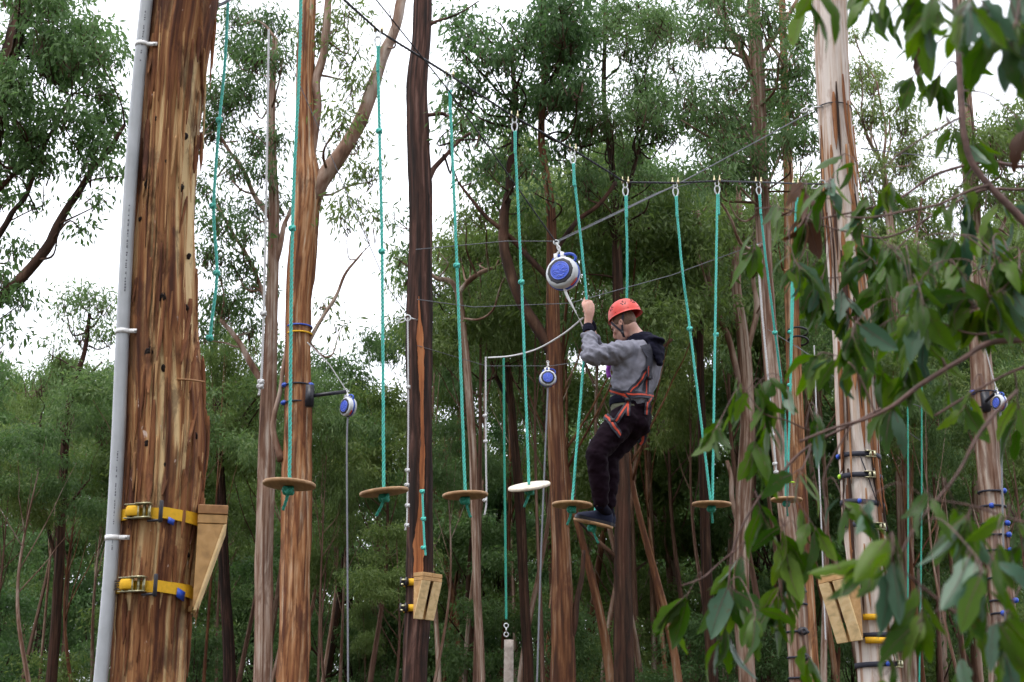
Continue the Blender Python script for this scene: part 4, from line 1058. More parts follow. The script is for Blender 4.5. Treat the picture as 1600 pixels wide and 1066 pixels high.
def ratchet_strap(label, py, D, path, rad, a0, rat, tagside, letters=None):
    c, r, z = trunk_at(path, rad, py, D)
    r = r * 1.035
    root = empty('ratchet_strap', (c[0], c[1], z), label, 'strap', 'yellow ratchet straps on the near tree')
    mb = ribbon_round(c, r, -300, 60, z, z - .012, .05, wavy=.002, seed=py, n=90); mb.build('webbing', M['yellow'], root, smooth=False)
    mb = ribbon_round(c, r + .007, -78, -12, z - .002, z - .022, .05, wavy=.008, seed=py + 3); mb.build('webbing_tail', M['yellow'], root, smooth=False)
    th = R(rat); o = A((math.cos(th), math.sin(th), 0)); t = A((-math.sin(th), math.cos(th), 0))
    rot = np.stack([t, -o, A((0, 0, 1))], 1)
    C = A((c[0], c[1], z)) + o * (r + .022)
    for dz in (-.031, .031):
        mb = MB(); mb.box(C + A((0, 0, dz)), (.125, .03, .004), rot); mb.box(C + t * .03 + o * .012 + A((0, 0, dz * 1.02)), (.07, .03, .005), rot)
        mb.build('ratchet_plate', M['zinc'], root)
    mb = MB()
    for dx in (-.045, -.01, .03, .055):
        mb.tube([C + t * dx + A((0, 0, -.033)), C + t * dx + A((0, 0, .033))], .007, 10)
    mb.tube([C + t * .008 + o * .014 + A((0, 0, -.036)), C + t * .008 + o * .014 + A((0, 0, .036))], .0045, 8)
    mb.build('spindle', M['zinc'], root)
    mb = MB(); mb.tube(spline([C - t * .055 + A((0, 0, 0)) - o * .012, C - t * .05 + o * .012, C - t * .02 + o * .018, C + t * .012 + o * .010], 10), .006, 8, rad2=.024, ref=o); mb.build('webbing_roll', M['yellow'], root)
    mb = MB(); hC = C + t * .118 + o * .012 - A((0, 0, .008))
    mb.tube([hC - A((0, 0, .05)), hC - A((0, 0, .045)), hC + A((0, 0, .045)), hC + A((0, 0, .05))], [.006, .0095, .0095, .006], 10)
    mb.box(C + t * .085 + A((0, 0, -.045)), (.07, .012, .01), rot)
    mb.build('handle', M['black'], root)
    if letters:
        L0 = C - t * .078 + o * (-.0135)
        mb = MB()
        def bx(x, zz, w, h): mb.box(L0 + t * x + A((0, 0, zz)) , (w, .002, h), rot)
        bx(0, .019, .034, .004); bx(0, -.019, .034, .004)
        # two block characters printed sideways on the strap
        bx(-.004, .009, .022, .0035); bx(.006, .004, .0035, .012); bx(-.004, -.002, .022, .0035); bx(-.013, .004, .0035, .008)
        bx(.009, -.008, .004, .012); bx(.0, -.013, .020, .0035); bx(-.012, -.009, .0035, .010)
        mb.build('printed_mark', M['black'], root)
    th = R(-tagside); o = A((math.cos(th), math.sin(th), 0)); t = A((-math.sin(th), math.cos(th), 0)); rot2 = np.stack([t, -o, A((0, 0, 1))], 1)
    C2 = A((c[0], c[1], z)) + o * (r + .017) - A((0, 0, .038 if not letters else .03))
    mb = MB(); s = .022 if not letters else .034
    vv = [C2 - t * s * .6 + A((0, 0, s * .7)), C2 + t * s * .7 + A((0, 0, s * .2)), C2 + t * s * .5 - A((0, 0, s)), C2 - t * s * .75 - A((0, 0, s * .5))]
    mb.add(vv + [p + o * .003 for p in vv], [[3, 2, 1, 0], [4, 5, 6, 7], [0, 1, 5, 4], [1, 2, 6, 5], [2, 3, 7, 6], [3, 0, 4, 7]])
    mb.build('blue_tag', M['blue'], root)
    return root
ratchet_strap('upper yellow ratchet strap round the near red-barked tree', 811, HERO_D, hero_path, hero_rad, 0, -104, 62)
ratchet_strap('lower yellow ratchet strap with a blue square tag on the near red-barked tree', 922, HERO_D, hero_path, hero_rad, 0, -104, 38, letters=True)

def platform(label, c0, s, yaw, group='wedge-shaped wooden steps strapped to trunks', old='pine_old'):
    """wooden wedge step; origin = top inner edge centre, +X points out from the trunk"""
    root = empty('wooden_step', c0, label, 'step', group)
    rot = np.array(Matrix.Rotation(R(yaw), 3, 'Z'))
    def W(p): return A(c0) + (np.asarray(p, float) * s * A((.68, 1, 1))) @ rot.T
    def prism(poly, y0, y1, nm, mat):
        n = len(poly)
        v = [W((x, y, z)) for y in (y0, y1) for x, z in poly]
        m = bpy.data.meshes.new(nm)
        f = [list(range(n))[::-1], list(range(n, 2 * n))] + [[i, (i + 1) % n, n + (i + 1) % n, n + i] for i in range(n)]
        m.from_pydata([tuple(A(p) - A(c0)) for p in v], [], f); m.materials.append(M[mat])
        bm = bmesh.new(); bm.from_mesh(m); bmesh.ops.recalc_face_normals(bm, faces=bm.faces); bmesh.ops.bevel(bm, geom=bm.edges[:], offset=.003 * s, segments=1, affect='EDGES', profile=.5); bm.to_mesh(m); bm.free()
        o = bpy.data.objects.new(nm, m); COL.objects.link(o); o.parent = root; WL[o.name] = A(c0); return o
    prism([(-.005, 0), (.192, 0), (.192, -.042), (-.005, -.042)], -.15, -.002, 'tread_board', old)
    prism([(-.005, -.001), (.191, -.001), (.191, -.042), (-.005, -.042)], .002, .15, 'tread_board', old)
    prism([(-.003, -.044), (.19, -.044), (.19, -.085), (-.003, -.085)], -.147, .147, 'under_board', 'pine')
    for y in (-.146, .101):
        prism([(.0, -.087), (.166, -.087), (.166, -.095), (.012, -.46), (.0, -.46)], y, y + .045, 'side_cheek', 'pine')
        prism([(.167, -.087), (.19, -.087), (.022, -.475), (.004, -.475)], y - .001 if y < 0 else .022, y + .046 if y > 0 else -.022, 'raking_board', 'pine_raw')
    prism([(-.03, -.06), (-.002, -.06), (-.002, -.47), (-.03, -.47)], -.05, .05, 'back_post', 'pine')
    return root
c, r, z = trunk_at(hero_path, hero_rad, 797, HERO_D)
platform('wooden wedge step seen side-on, strapped to the near red-barked tree', pt(311, 797, 6.52), 1.0, 12)
c, r, z = trunk_at(dark_path, dark_rad, 900, 16)
platform('small wooden step facing the viewer on the dark split tree', A((pt(655, 900, 16)[0] + .06, 15.86, pt(655, 900, 16)[2])), 1.05, -42, old='pine')
platform('wooden step half behind leaves on the cream-barked tree', pt(1322, 890, 12.84), 1.35, 200, old='pine_raw')
for k, py_ in enumerate((912, 952)):
    c, r, z = trunk_at(dark_path, dark_rad, py_, 16)
    root = empty('ratchet_strap', (c[0], c[1], z), ['upper', 'lower'][k] + ' yellow strap holding the small step on the dark split tree', 'strap')
    ribbon_round(c, r * 1.05, -190, -60, z, z, .075, n=30, thick=.012).build('webbing', M['yellow'], root)
    mb = MB(); mb.box(A((c[0] - r * 1.05, c[1] - .12, z)), (.09, .06, .07)); mb.tube([A((c[0] - r * 1.3, c[1] - .15, z - .05)), A((c[0] - r * 1.3, c[1] - .15, z + .05))], .014, 8); mb.tube([A((c[0] - r * .9, c[1] - .16, z - .05)), A((c[0] - r * .9, c[1] - .16, z + .05))], .014, 8); mb.build('ratchet', M['black'], root)
    mb = MB(); mb.box(A((c[0] - r * 1.1, c[1] - .165, z + .02)), (.05, .02, .02)); mb.box(A((c[0] - r * 1.2, c[1] - .165, z - .03)), (.03, .02, .02)); mb.build('ratchet_lever', M['zinc'], root)

# dark split tree: a long orange wound proud of the bark
root = dark
n = 120
zz = np.linspace(0, 1, n)
pys = np.linspace(905, 470, n)
L_, R_, D_ = [], [], []
for k in range(n):
    c, r, z = trunk_at(dark_path, dark_rad, pys[k], 16)
    w = (.055 + .03 * math.sin(zz[k] * 7 + 1)) * min(1, (1 - zz[k]) * 5) * (.25 + 1.3 * float(fbm(A((zz[k] * 16, 3, 1)), 4))) + .004
    th0 = R(-92 + 16 * math.sin(zz[k] * 3.0))
    for lst, sgn in ((L_, -1), (R_, 1)):
        th = th0 + sgn * w / (2 * r) * (.7 + .9 * float(fbm(A((zz[k] * 34, 9 + sgn, 1)), 3)))
        lst.append(A((c[0] + math.cos(th) * r * 1.11, c[1] + math.sin(th) * r * 1.11, z)))
    D_.append(A((c[0] + math.cos(th0) * r * 1.13, c[1] + math.sin(th0) * r * 1.13, z)))
mb = MB(); mb.sheet(np.stack([np.array(L_), np.array(D_), np.array(R_)], 1)); mb.build('split_wood', M['inner_wood'], root)

# cream tree: black straps, ratchets
def dark_strap(label, path, rad, py, D, slope=0.0, h=.03, ratch=None, mat='blackweb', tagc=None, n=60):
    c, r, z = trunk_at(path, rad, py, D)
    root = empty('strap_band', (c[0], c[1], z), label, 'strap')
    th = np.radians(np.linspace(0, 360, n, endpoint=False))
    rr = r * 1.06 + .006 * vnoise(np.stack([np.cos(th) * 2, np.sin(th) * 2, th * 0 + py], -1))
    v = np.stack([np.stack([c[0] + np.cos(th) * (rr + o), c[1] + np.sin(th) * (rr + o), z + slope * np.cos(th) * r + hh], -1) for o, hh in ((0, -h / 2), (.006, -h / 2), (.006, h / 2), (0, h / 2))])
    mb = MB(); mb.grid(v, 0, False); mb.build('webbing', M[mat], root)
    if ratch is not None:
        t = R(ratch); C = A((c[0] + math.cos(t) * (r * 1.06 + .02), c[1] + math.sin(t) * (r * 1.06 + .02), z + slope * math.cos(t) * r))
        rot = np.stack([A((-math.sin(t), math.cos(t), 0)), -A((math.cos(t), math.sin(t), 0)), A((0, 0, 1))], 1)
        mb = MB(); mb.box(C + A((0, 0, h * .6)), (.1, .03, .005), rot); mb.box(C - A((0, 0, h * .6)), (.1, .03, .005), rot); mb.tube([C - A((0, 0, h * .7)), C + A((0, 0, h * .7))], .014, 10); mb.box(C + rot @ A((.04, 0, 0)), (.02, .03, h * 1.1), rot)
        mb.build('ratchet', M['zinc'], root)
    if tagc:
        t = R(tagc[0]); C = A((c[0] + math.cos(t) * (r * 1.06 + .015), c[1] + math.sin(t) * (r * 1.06 + .015), z + slope * math.cos(t) * r))
        mb = MB(); mb.ball(C, (.02, .02, .024), 10, 8); mb.build('end_cap', M[tagc[1]], root)
    return root
for py_, sl, ra_, tg_, m_, lb in ((716, -.05, -75, (185, 'blue'), 'blackweb', 'uppermost black ratchet strap round the cream-barked tree'), (748, -.05, -80, (190, 'lime'), 'blackweb', 'second black ratchet strap with a lime end on the cream-barked tree'), (790, -.12, None, (250, 'blue'), 'blackweb', 'slanting dark strap with a blue end at the front of the cream-barked tree'), (826, -.1, -60, (192, 'lime'), 'blackweb', 'black ratchet strap just above the step on the cream-barked tree'), (995, .02, None, (-60, 'blue'), 'blackweb', 'black strap below the step on the cream-barked tree'), (1040, .02, -50, (-80, 'blue'), 'blackweb', 'lowest black strap on the cream-barked tree')):
    dark_strap(lb, gum_path, gum_rad, py_, 13, sl, .045, ra_, m_, tg_)
c, r, z = trunk_at(gum_path, gum_rad, 790, 13)
mb = ribbon_round(c, r * 1.07, -100, -48, z + .42, z - .18, .035, n=30); tag(mb.build('strap_tail', M['blackweb']), 'loose black strap end slanting across the cream-barked tree', 'strap')
for k, py_ in enumerate((972, 1008)):
    c, r, z = trunk_at(gum_path, gum_rad, py_ - 5, 13)
    root = empty('ratchet_strap', (c[0], c[1], z), ['short yellow strap', 'lower yellow strap'][k] + ' under the step on the cream-barked tree', 'strap')
    ribbon_round(c, r * 1.08, -130, -60, z, z - .01, .055, n=30, thick=.01).build('webbing', M['yellow'], root)
# foothold bands
for k, py_ in enumerate((925, 945, 988, 1028, 1060)):
    c, r, z = trunk_at(s8_path, s8_rad, py_, 18.5)
    root = empty('foothold', (c[0], c[1], z), 'black band with a round foothold, %s up the pale grey-pink tree' % ['topmost', 'second highest', 'third', 'second lowest', 'lowest'][k], 'foothold', 'black foothold bands')
    mb = MB(); mb.torus((c[0], c[1], z), r * 1.08, .014, (0, 0, 1), 28, 6); mb.build('band', M['blackweb'], root)
    if k != 1:
        mb = MB(); mb.ball(A((c[0] + .04, c[1] - r * 1.15, z)), (.07, .05, .055), 12, 8); mb.torus(A((c[0] + .04, c[1] - r * 1.15 - .045, z)), .025, .012, (0, 1, 0), 12, 6); mb.build('grip', M['black'], root)
for k, (py_, side) in enumerate(((770, 1), (793, 0), (820, 1), (838, 1), (862, 1), (905, 1), (940, 1), (960, 0))):
    c, r, z = trunk_at(gum2_path, gum2_rad, py_, 20)
    root = empty('foothold', (c[0], c[1], z), 'blue foothold on a black band, number %s from the top on the pinkish right-edge tree' % ['one', 'two', 'three', 'four', 'five', 'six', 'seven', 'eight'][k], 'foothold', 'blue foothold bands')
    mb = MB(); mb.torus((c[0], c[1], z), r * 1.08, .016, (0.03, 0, 1), 28, 6); mb.build('band', M['blackweb'], root)
    mb = MB(); mb.ball(A((c[0] + (r * .8 if side else -r * .4), c[1] - r * .9, z)), (.042, .04, .04), 12, 8); mb.build('grip', M['blue'], root)
c, r, z = trunk_at(s8_path, s8_rad, 873, 18.5)
mb = MB(); mb.torus((c[0], c[1], z), r * 1.1, .03, (0, 0, 1), 28, 8); tag(mb.build('strap_band', M['yellow']), 'yellow strap round the pale grey-pink tree above its footholds', 'strap')
c, r, z = trunk_at(s8_path, s8_rad, 757, 18.5)
mb = MB(); mb.torus((c[0], c[1], z), r * 1.5, .012, (0, 0, 1), 28, 8); tag(mb.build('strap_band', M['lime']), 'thin lime-green band round the pale grey-pink tree behind the last disc', 'strap')
for k, py_ in enumerate((522, 536)):
    c, r, z = trunk_at(o9_path, o9_rad, py_, 20)
    mb = MB(); mb.torus((c[0] + .05, c[1] - .1, z), r * 1.35, .016, (.1, .2, 1), 28, 8); tag(mb.build('cord_loop', M['black']), ['upper', 'lower'][k] + ' black cord loop round the slim orange-streaked tree', 'cord')

# near tree: knots, hanging bark strips, stick
krng = np.random.default_rng(9)
for px_, py_, s in ((238, 105, 1.3), (279, 76, .8), (252, 92, .8), (244, 205, .8), (287, 227, 1.2), (260, 272, 1.0), (281, 308, 1.1), (232, 306, 1.6), (218, 357, .7), (290, 408, .9), (255, 482, 1.5), (287, 490, .9), (234, 566, 1.6), (257, 590, 1.0), (231, 706, 1.2), (300, 688, 1.1), (262, 738, 1.2), (305, 920, 1.0), (288, 870, .8)):
    # find the bark surface straight behind that spot
    z = pt(px_, py_, HERO_D)[2]
    i = int(np.argmin(np.abs(hero_path[:, 2] - z))); c, r = hero_path[i], hero_rad[i]
    x = pt(px_, py_, HERO_D - r * .8)[0]
    dx = np.clip((x - c[0]) / r, -.92, .92)
    p = A((x, c[1] - r * math.sqrt(1 - dx * dx) * .965, z))
    mb = MB(); ss = .011 * s
    mb.ball(p, (ss, ss * .8, ss * 1.5), 12, 9)
    v = mb.v[0]; d = v - p; mb.v[0] = p + d * (0.75 + .7 * vnoise(v * 130))[:, None]
    mb.torus(p + A((0, -ss * .45, 0)), ss * .75, ss * .32, (0, 1, .2), 14, 6)
    mb.build('knot', M['bark_dark'], hero)
def bark_strip(px0, py0, px1, py1, w, curl, mat='bark_hero', relief=.3):
    n = 16
    P = []
    for k in range(n):
        t = k / (n - 1); px_, py_ = px0 + (px1 - px0) * t, py0 + (py1 - py0) * t
        z = pt(px_, py_, HERO_D)[2]; i = int(np.argmin(np.abs(hero_path[:, 2] - z))); c, r = hero_path[i], hero_rad[i]
        x = pt(px_, py_, HERO_D - r * .6)[0]; dx = np.clip((x - c[0]) / r, -1.1, 1.1)
        y = c[1] - r * math.sqrt(max(0, 1 - min(1, dx * dx))) * 1.0
        P.append(A((x, y - .004 - curl * t ** 2, z)))
    P = spline(P, n); T, N_, B_ = frames(P, A((1, 0, 0)))
    ww = w * np.interp(np.linspace(0, 1, n), [0, .15, .7, 1], [.5, 1, .8, .15])[:, None]
    rag = 1 + .35 * (vnoise(P * 60)[:, None] - .5)
    a, b = P - N_ * ww * rag, P + N_ * ww * rag; mid_ = P - A((0, .35, 0)) * ww
    bk = A((0, .004, 0))
    v = np.stack([a, mid_, b, b + bk, mid_ + bk, a + bk], 1)
    mb = MB(); mb.grid(v, 0, True, np.full(v.shape[:2], relief)); mb.build('bark_strip', M[mat], hero, attname='relief')
for s in ((309, 820, 304, 905, .011, .03), (302, 800, 282, 915, .006, .02), (313, 640, 312, 770, .012, .02), (318, 650, 317, 740, .008, .035), (296, 700, 290, 790, .010, .015), (240, 420, 236, 520, .011, .01), (270, 520, 268, 640, .010, .01), (286, 30, 281, 190, .012, .01), (222, 230, 210, 380, .010, .008), (300, 420, 300, 540, .008, .012), (246, 640, 242, 780, .012, .008), (222, 560, 216, 700, .010, .01), (276, 860, 270, 1010, .011, .012), (228, 880, 220, 1040, .012, .01), (252, 960, 250, 1066, .010, .01), (330, 30, 322, 130, .008, .02), (207, 960, 200, 1060, .010, .01), (310, 560, 313, 660, .009, .02), (250, 40, 238, 190, .014, .008), (302, 80, 292, 210, .010, .008), (203, 700, 199, 800, .008, .012), (262, 220, 246, 330, .007, .006), (290, 960, 286, 1060, .009, .01)):
    bark_strip(*s)
for k in range(75):
    py0 = krng.uniform(-20, 1000); ln = krng.uniform(50, 190); i = int(np.argmin(np.abs(hero_path[:, 2] - pt(250, py0, HERO_D)[2])))
    cx = 800 + (hero_path[i][0] / mpp(py0, HERO_D)); hw = hero_rad[i] / mpp(py0, HERO_D)
    px0 = cx + krng.uniform(-.72, .97) * hw
    bark_strip(px0, py0, px0 - krng.uniform(0, 10), py0 + ln, krng.uniform(.003, .010), krng.uniform(.002, .02), relief=krng.uniform(.05, .85))
for k in range(26):
    py0 = krng.uniform(0, 950); ln = krng.uniform(40, 120); i = int(np.argmin(np.abs(hero_path[:, 2] - pt(250, py0, HERO_D)[2])))
    cx = 800 + (hero_path[i][0] / mpp(py0, HERO_D)); hw = hero_rad[i] / mpp(py0, HERO_D)
    px0 = cx + (krng.choice((-.7, -.3, .2, .6, .85, .93)) + krng.uniform(-.08, .02)) * hw
    bark_strip(px0, py0, px0 + krng.uniform(-8, 6), py0 + ln, krng.uniform(.007, .017), krng.uniform(.02, .055), relief=krng.uniform(.05, .5))
mb = MB(); mb.tube(spline([pt(277, 593, 6.36), pt(298, 594, 6.34), pt(320, 597, 6.34)], 10), [.006] * 3 + [.005] * 4 + [.004] * 3, 7); mb.build('twig_stub', M['pine_old'], hero)
# cream tree: loose ribbons of bark
for k in range(52):
    py0 = krng.uniform(120, 960); th = R(krng.uniform(-165, -15)); ln = krng.uniform(60, 190)
    n = 14; P = []
    for j in range(n):
        t = j / (n - 1); c, r, z = trunk_at(gum_path, gum_rad, py0 + ln * t, 13)
        rr = r * 1.05 + .035 * t ** 2 * krng.uniform(.8, 1.2)
        P.append(A((c[0] + math.cos(th) * rr, c[1] + math.sin(th) * rr, pt(1300, py0 + ln * t, 13)[2])))
    P = spline(P, n); tng = A((-math.sin(th), math.cos(th), 0)); out_ = A((math.cos(th), math.sin(th), 0)) * .004
    w = krng.uniform(.008, .030) * np.interp(np.linspace(0, 1, n), [0, .2, .75, 1], [.4, 1, .8, .1])[:, None]
    v = np.stack([P - tng * w, P + out_ * 2, P + tng * w, P + tng * w - out_, P, P - tng * w - out_], 1)
    mb = MB(); mb.grid(v, 0, True, np.full(v.shape[:2], krng.uniform(.2, .6))); mb.build('bark_strip', M['bark_orange' if k % 3 else 'bark_brown'], gum, attname='relief')
# ------------------------------------------------------------------ the climber
def fabric(name, col, rough=.85, var=.18, fold=0.0, sheen=.2, weave=220):
    m, N, L, B = newmat(name)
    tc = N.new('ShaderNodeTexCoord')
    nz = N.new('ShaderNodeTexNoise'); nz.inputs['Scale'].default_value = 22; nz.inputs['Detail'].default_value = 8; nz.inputs['Roughness'].default_value = .7
    L.new(tc.outputs['Object'], nz.inputs['Vector'])
    r = ramp(N, [(.3, tuple(c * (1 - var) for c in col)), (.7, tuple(c * (1 + var) for c in col))])
    L.new(nz.outputs['Fac'], r.inputs[0]); L.new(r.outputs[0], B.inputs['Base Color'])
    B.inputs['Roughness'].default_value = rough
    B.inputs['Specular IOR Level'].default_value = .08
    B.inputs['Sheen Weight'].default_value = sheen
    n2 = N.new('ShaderNodeTexNoise'); n2.inputs['Scale'].default_value = weave; n2.inputs['Detail'].default_value = 2
    L.new(tc.outputs['Object'], n2.inputs['Vector'])
    b = N.new('ShaderNodeBump'); b.inputs['Strength'].default_value = .25; b.inputs['Distance'].default_value = .003
    L.new(n2.outputs['Fac'], b.inputs['Height']); L.new(b.outputs[0], B.inputs['Normal'])
    return m
def skinmat(name, col):
    m, N, L, B = newmat(name)
    tc = N.new('ShaderNodeTexCoord'); nz = N.new('ShaderNodeTexNoise'); nz.inputs['Scale'].default_value = 30; nz.inputs['Detail'].default_value = 5
    L.new(tc.outputs['Object'], nz.inputs['Vector'])
    r = ramp(N, [(.3, (col[0] * .92, col[1] * .78, col[2] * .75)), (.65, col)])
    L.new(nz.outputs['Fac'], r.inputs[0]); L.new(r.outputs[0], B.inputs['Base Color'])
    B.inputs['Roughness'].default_value = .5
    B.inputs['Subsurface Weight'].default_value = .08
    B.inputs['Subsurface Radius'].default_value = (.02, .008, .004)
    return m
M['skin'] = skinmat('skin', (0.62, 0.37, 0.30))
M['sweat'] = fabric('grey_sweatshirt', (0.20, 0.20, 0.245), sheen=.0)
M['navy'] = fabric('navy_rib', (0.008, 0.008, 0.018), sheen=.0)
M['trous'] = fabric('dark_trousers', (0.0085, 0.0035, 0.0075), sheen=.0)
M['olive'] = fabric('olive_shirt', (0.12, 0.12, 0.085), sheen=0.)
M['shoe'] = fabric('navy_shoe', (0.012, 0.015, 0.034), rough=.6, sheen=0.)
M['sole'] = simple('tan_sole', (0.50, 0.33, 0.17), .6)
M['helmet'] = simple('red_helmet_shell', (0.62, 0.055, 0.04), .42, var=.08, scale=8)
M['hair'] = simple('brown_hair', (0.15, 0.085, 0.055), .7, var=.4, scale=160)
M['orange_web'] = simple('orange_webbing', (0.42, 0.038, 0.012), .7, var=.25, scale=90)
M['purple'] = simple('purple_plastic', (0.28, 0.05, 0.42), .4)

Y0 = 10.4
def q(px, py, dy=0.0):
    return pt(px, py, Y0 + dy)
BF = unit(A((-.75, .65, 0)))          # the way the chest faces
BL = unit(A((-.65, -.75, 0)))         # his left
person = empty('person', pt(927, 818, 10.44), 'climber in red helmet, grey sweatshirt and dark trousers balancing on a hanging disc', 'person')

def fuse(name, mb, voxel, mat, smooth=4, parent=person, post=None):
    """overlapping shapes grown into one continuous skin"""
    off = WL[parent.name]
    me = mb.mesh(name + '_raw', mat, off)
    o = bpy.data.objects.new(name, me); COL.objects.link(o)
    m = o.modifiers.new('r', 'REMESH'); m.mode = 'VOXEL'; m.voxel_size = voxel; m.use_smooth_shade = True
    s = o.modifiers.new('s', 'SMOOTH'); s.factor = .6; s.iterations = smooth
    dg = bpy.context.evaluated_depsgraph_get()
    nm = bpy.data.meshes.new_from_object(o.evaluated_get(dg))
    o.modifiers.clear(); o.data = nm; nm.name = name
    nm.materials.clear(); nm.materials.append(mat)
    if post is not None:
        n = len(nm.vertices)
        co = np.empty(n * 3, np.float32); no = np.empty(n * 3, np.float32)
        nm.vertices.foreach_get('co', co); nm.vertices.foreach_get('normal', no)
        co = co.reshape(-1, 3).astype(float) + off; no = no.reshape(-1, 3)
        co = co + no * post(co)[:, None]
        nm.vertices.foreach_set('co', (co - off).astype(np.float32).ravel()); nm.update()
    nm.polygons.foreach_set('use_smooth', np.ones(len(nm.polygons), bool))
    o.parent = parent
    WL[o.name] = off
    return o

def eltube(mb, pts, ra, rb, ref, n=24, seg=20):
    P = np.asarray(pts, float)
    Q, a = spline(P, n, ra)
    _, b = spline(P, n, rb)
    mb.tube(Q, a, seg, rad2=b, ref=A(ref))
    mb.ball(Q[0], (a[0] * .95, a[0] * .95, min(a[0], b[0]) * .9), 12, 8)
    mb.ball(Q[-1], (a[-1] * .95, a[-1] * .95, min(a[-1], b[-1]) * .9), 12, 8)

# --- hand: palm, four fingers wrapped round the rope, thumb closing from the other side
def hand(mb, c, palm, wrist, s=1.0, flip=1):
    u = unit(pt(917.5, 440, 10.27) - pt(917, 520, 10.27))
    p = unit(A(palm) - u * np.dot(palm, u)); w = np.cross(u, p) * flip
    rr = .024 * s
    pc = c + p * .034 * s
    mb.tube(spline([wrist, (wrist + pc - u * .03 * s) / 2, pc - u * .028 * s, pc + u * .03 * s, pc + u * .042 * s], 14), np.array([.026, .026, .026, .027, .029, .031, .033, .035, .036, .037, .037, .036, .032, .024]) * s, 12, rad2=np.array([.022, .022, .021, .021, .02, .02, .02, .02, .02, .02, .019, .018, .016, .012]) * s, ref=w)
    for k in range(4):
        z = (.036 - .022 * k) * s
        ln = [4.0, 4.4, 4.2, 3.6][k]
        an = np.linspace(.55, ln, 7)
        f = [c + u * z + (p * math.cos(a) + w * math.sin(a)) * (rr + (.008 if a < 1.4 else 0)) for a in an]
        f = [pc + w * .018 * s + u * z * .8] + f
        mb.tube(spline(f, 14), np.linspace(.0105, .0078, 14) * s, 8)
    th = [pc - w * .02 * s - u * .02 * s, c + u * .02 * s + (p * .5 - w * .95) * .036 * s, c + u * .048 * s + (-p * .25 - w * .8) * .028 * s, c + u * .066 * s + (-p * .7 - w * .15) * .024 * s]
    mb.tube(spline(th, 12), np.linspace(.0135, .0095, 12) * s, 8)

HF = unit(A((-.74, .50, -.46)))       # face looks left, away and down
HS = unit(np.cross((0, 0, 1), HF))     # head's left
HU = np.cross(HF, HS)
hc = q(974.5, 506)
Hrot = np.stack([HF, HS, HU], 1)
mb = MB()
mb.ball(hc + HU * .012, (.098, .076, .105), 20, 14, Hrot)
mb.ball(hc + HF * .045 - HU * .07, (.052, .050, .058), 16, 10, Hrot)           # jaw
mb.ball(hc + HF * .072 - HU * .105, (.022, .026, .02), 12, 8, Hrot)             # chin
mb.tube(spline([hc + HF * .092 + HU * .0, hc + HF * .108 - HU * .03, hc + HF * .116 - HU * .046, hc + HF * .098 - HU * .056], 10), [.009, .010, .011, .012, .013, .014, .015, .015, .014, .012], 8)   # nose
mb.ball(hc + HF * .092 - HU * .076, (.014, .022, .009), 10, 6, Hrot)            # lips
mb.ball(hc + HF * .088 + HU * .014, (.014, .05, .012), 10, 6, Hrot)             # brow
for s_ in (1, -1):
    mb.ball(hc + HF * .072 + HS * s_ * .042 - HU * .035, (.022, .02, .018), 10, 8, Hrot)
    ec = hc + HS * s_ * .078 - HF * .012 - HU * .02
    mb.torus(ec, .02, .0075, HS * s_ + HF * .3, 14, 6, sx=.75)
    mb.ball(ec - HU * .018, (.008, .006, .012), 8, 6, Hrot)
neck0 = q(1003, 536)
mb.tube(spline([hc - HF * .03 - HU * .03, q(990, 520), neck0, neck0 - A((0, 0, .06))], 12), np.linspace(.058, .066, 12), 16)
# torso and limbs under the clothes
eltube(mb, [q(1001, 552), q(993, 578), q(986, 615), q(985, 645)], [.08, .15, .14, .14], [.09, .10, .09, .10], BL)
SHL, ELL, WRL = q(976, 549, -.14), q(924, 556, -.26), q(918.5, 507, -.15)
SHR, ELR, WRR = q(1016, 548, .15), q(936, 556, .30), q(920, 502, .0)
eltube(mb, [SHL, ELL], [.05, .04], [.05, .04], (0, 0, 1))
eltube(mb, [ELL, WRL], [.042, .027], [.042, .025], (1, 0, 0))
eltube(mb, [SHR, ELR], [.05, .04], [.05, .04], (0, 0, 1))
eltube(mb, [ELR, WRR], [.042, .027], [.042, .025], (1, 0, 0))
HIL, KNL, ANL = q(977, 650, -.09), q(930, 709, -.18), q(938, 790, -.08)
HIR, KNR, ANR = q(996, 652, .09), q(950, 714, .06), q(949, 793, .07)
for h_, k_, a_ in ((HIL, KNL, ANL), (HIR, KNR, ANR)):
    eltube(mb, [h_, k_], [.08, .055], [.08, .055], BL)
    eltube(mb, [k_, a_], [.055, .04], [.055, .04], BL)
hand(mb, HAND, (.35, -.93, 0), WRL, 1.2, 1)
hand(mb, HAND + A((.002, .012, .03)), (.45, .85, 0), WRR, 1.05, -1)
fuse('body', mb, .0062, M['skin'], 2)
for s_ in (1, -1):
    mb = MB(); mb.ball(hc + HF * .083 + HS * s_ * .033 - HU * .012, (.008, .012, .006), 10, 8, Hrot); mb.build('eye', M['black'], person)
    mb = MB(); mb.ball(hc + HF * .093 + HS * s_ * .034 + HU * .006, (.006, .018, .004), 10, 6, Hrot); mb.build('eyebrow', M['hair'], person)
mb = MB(); mb.ball(hc + HU * .02 - HF * .012, (.098, .082, .100), 24, 16, Hrot)
mb.ball(hc - HF * .06 - HU * .012, (.04, .062, .045), 18, 12, Hrot)
v_ = np.vstack(mb.v)
fuse('hair', mb, .007, M['hair'], 2, post=lambda co: .004 * (fbm(co * 90, 2) - .5))

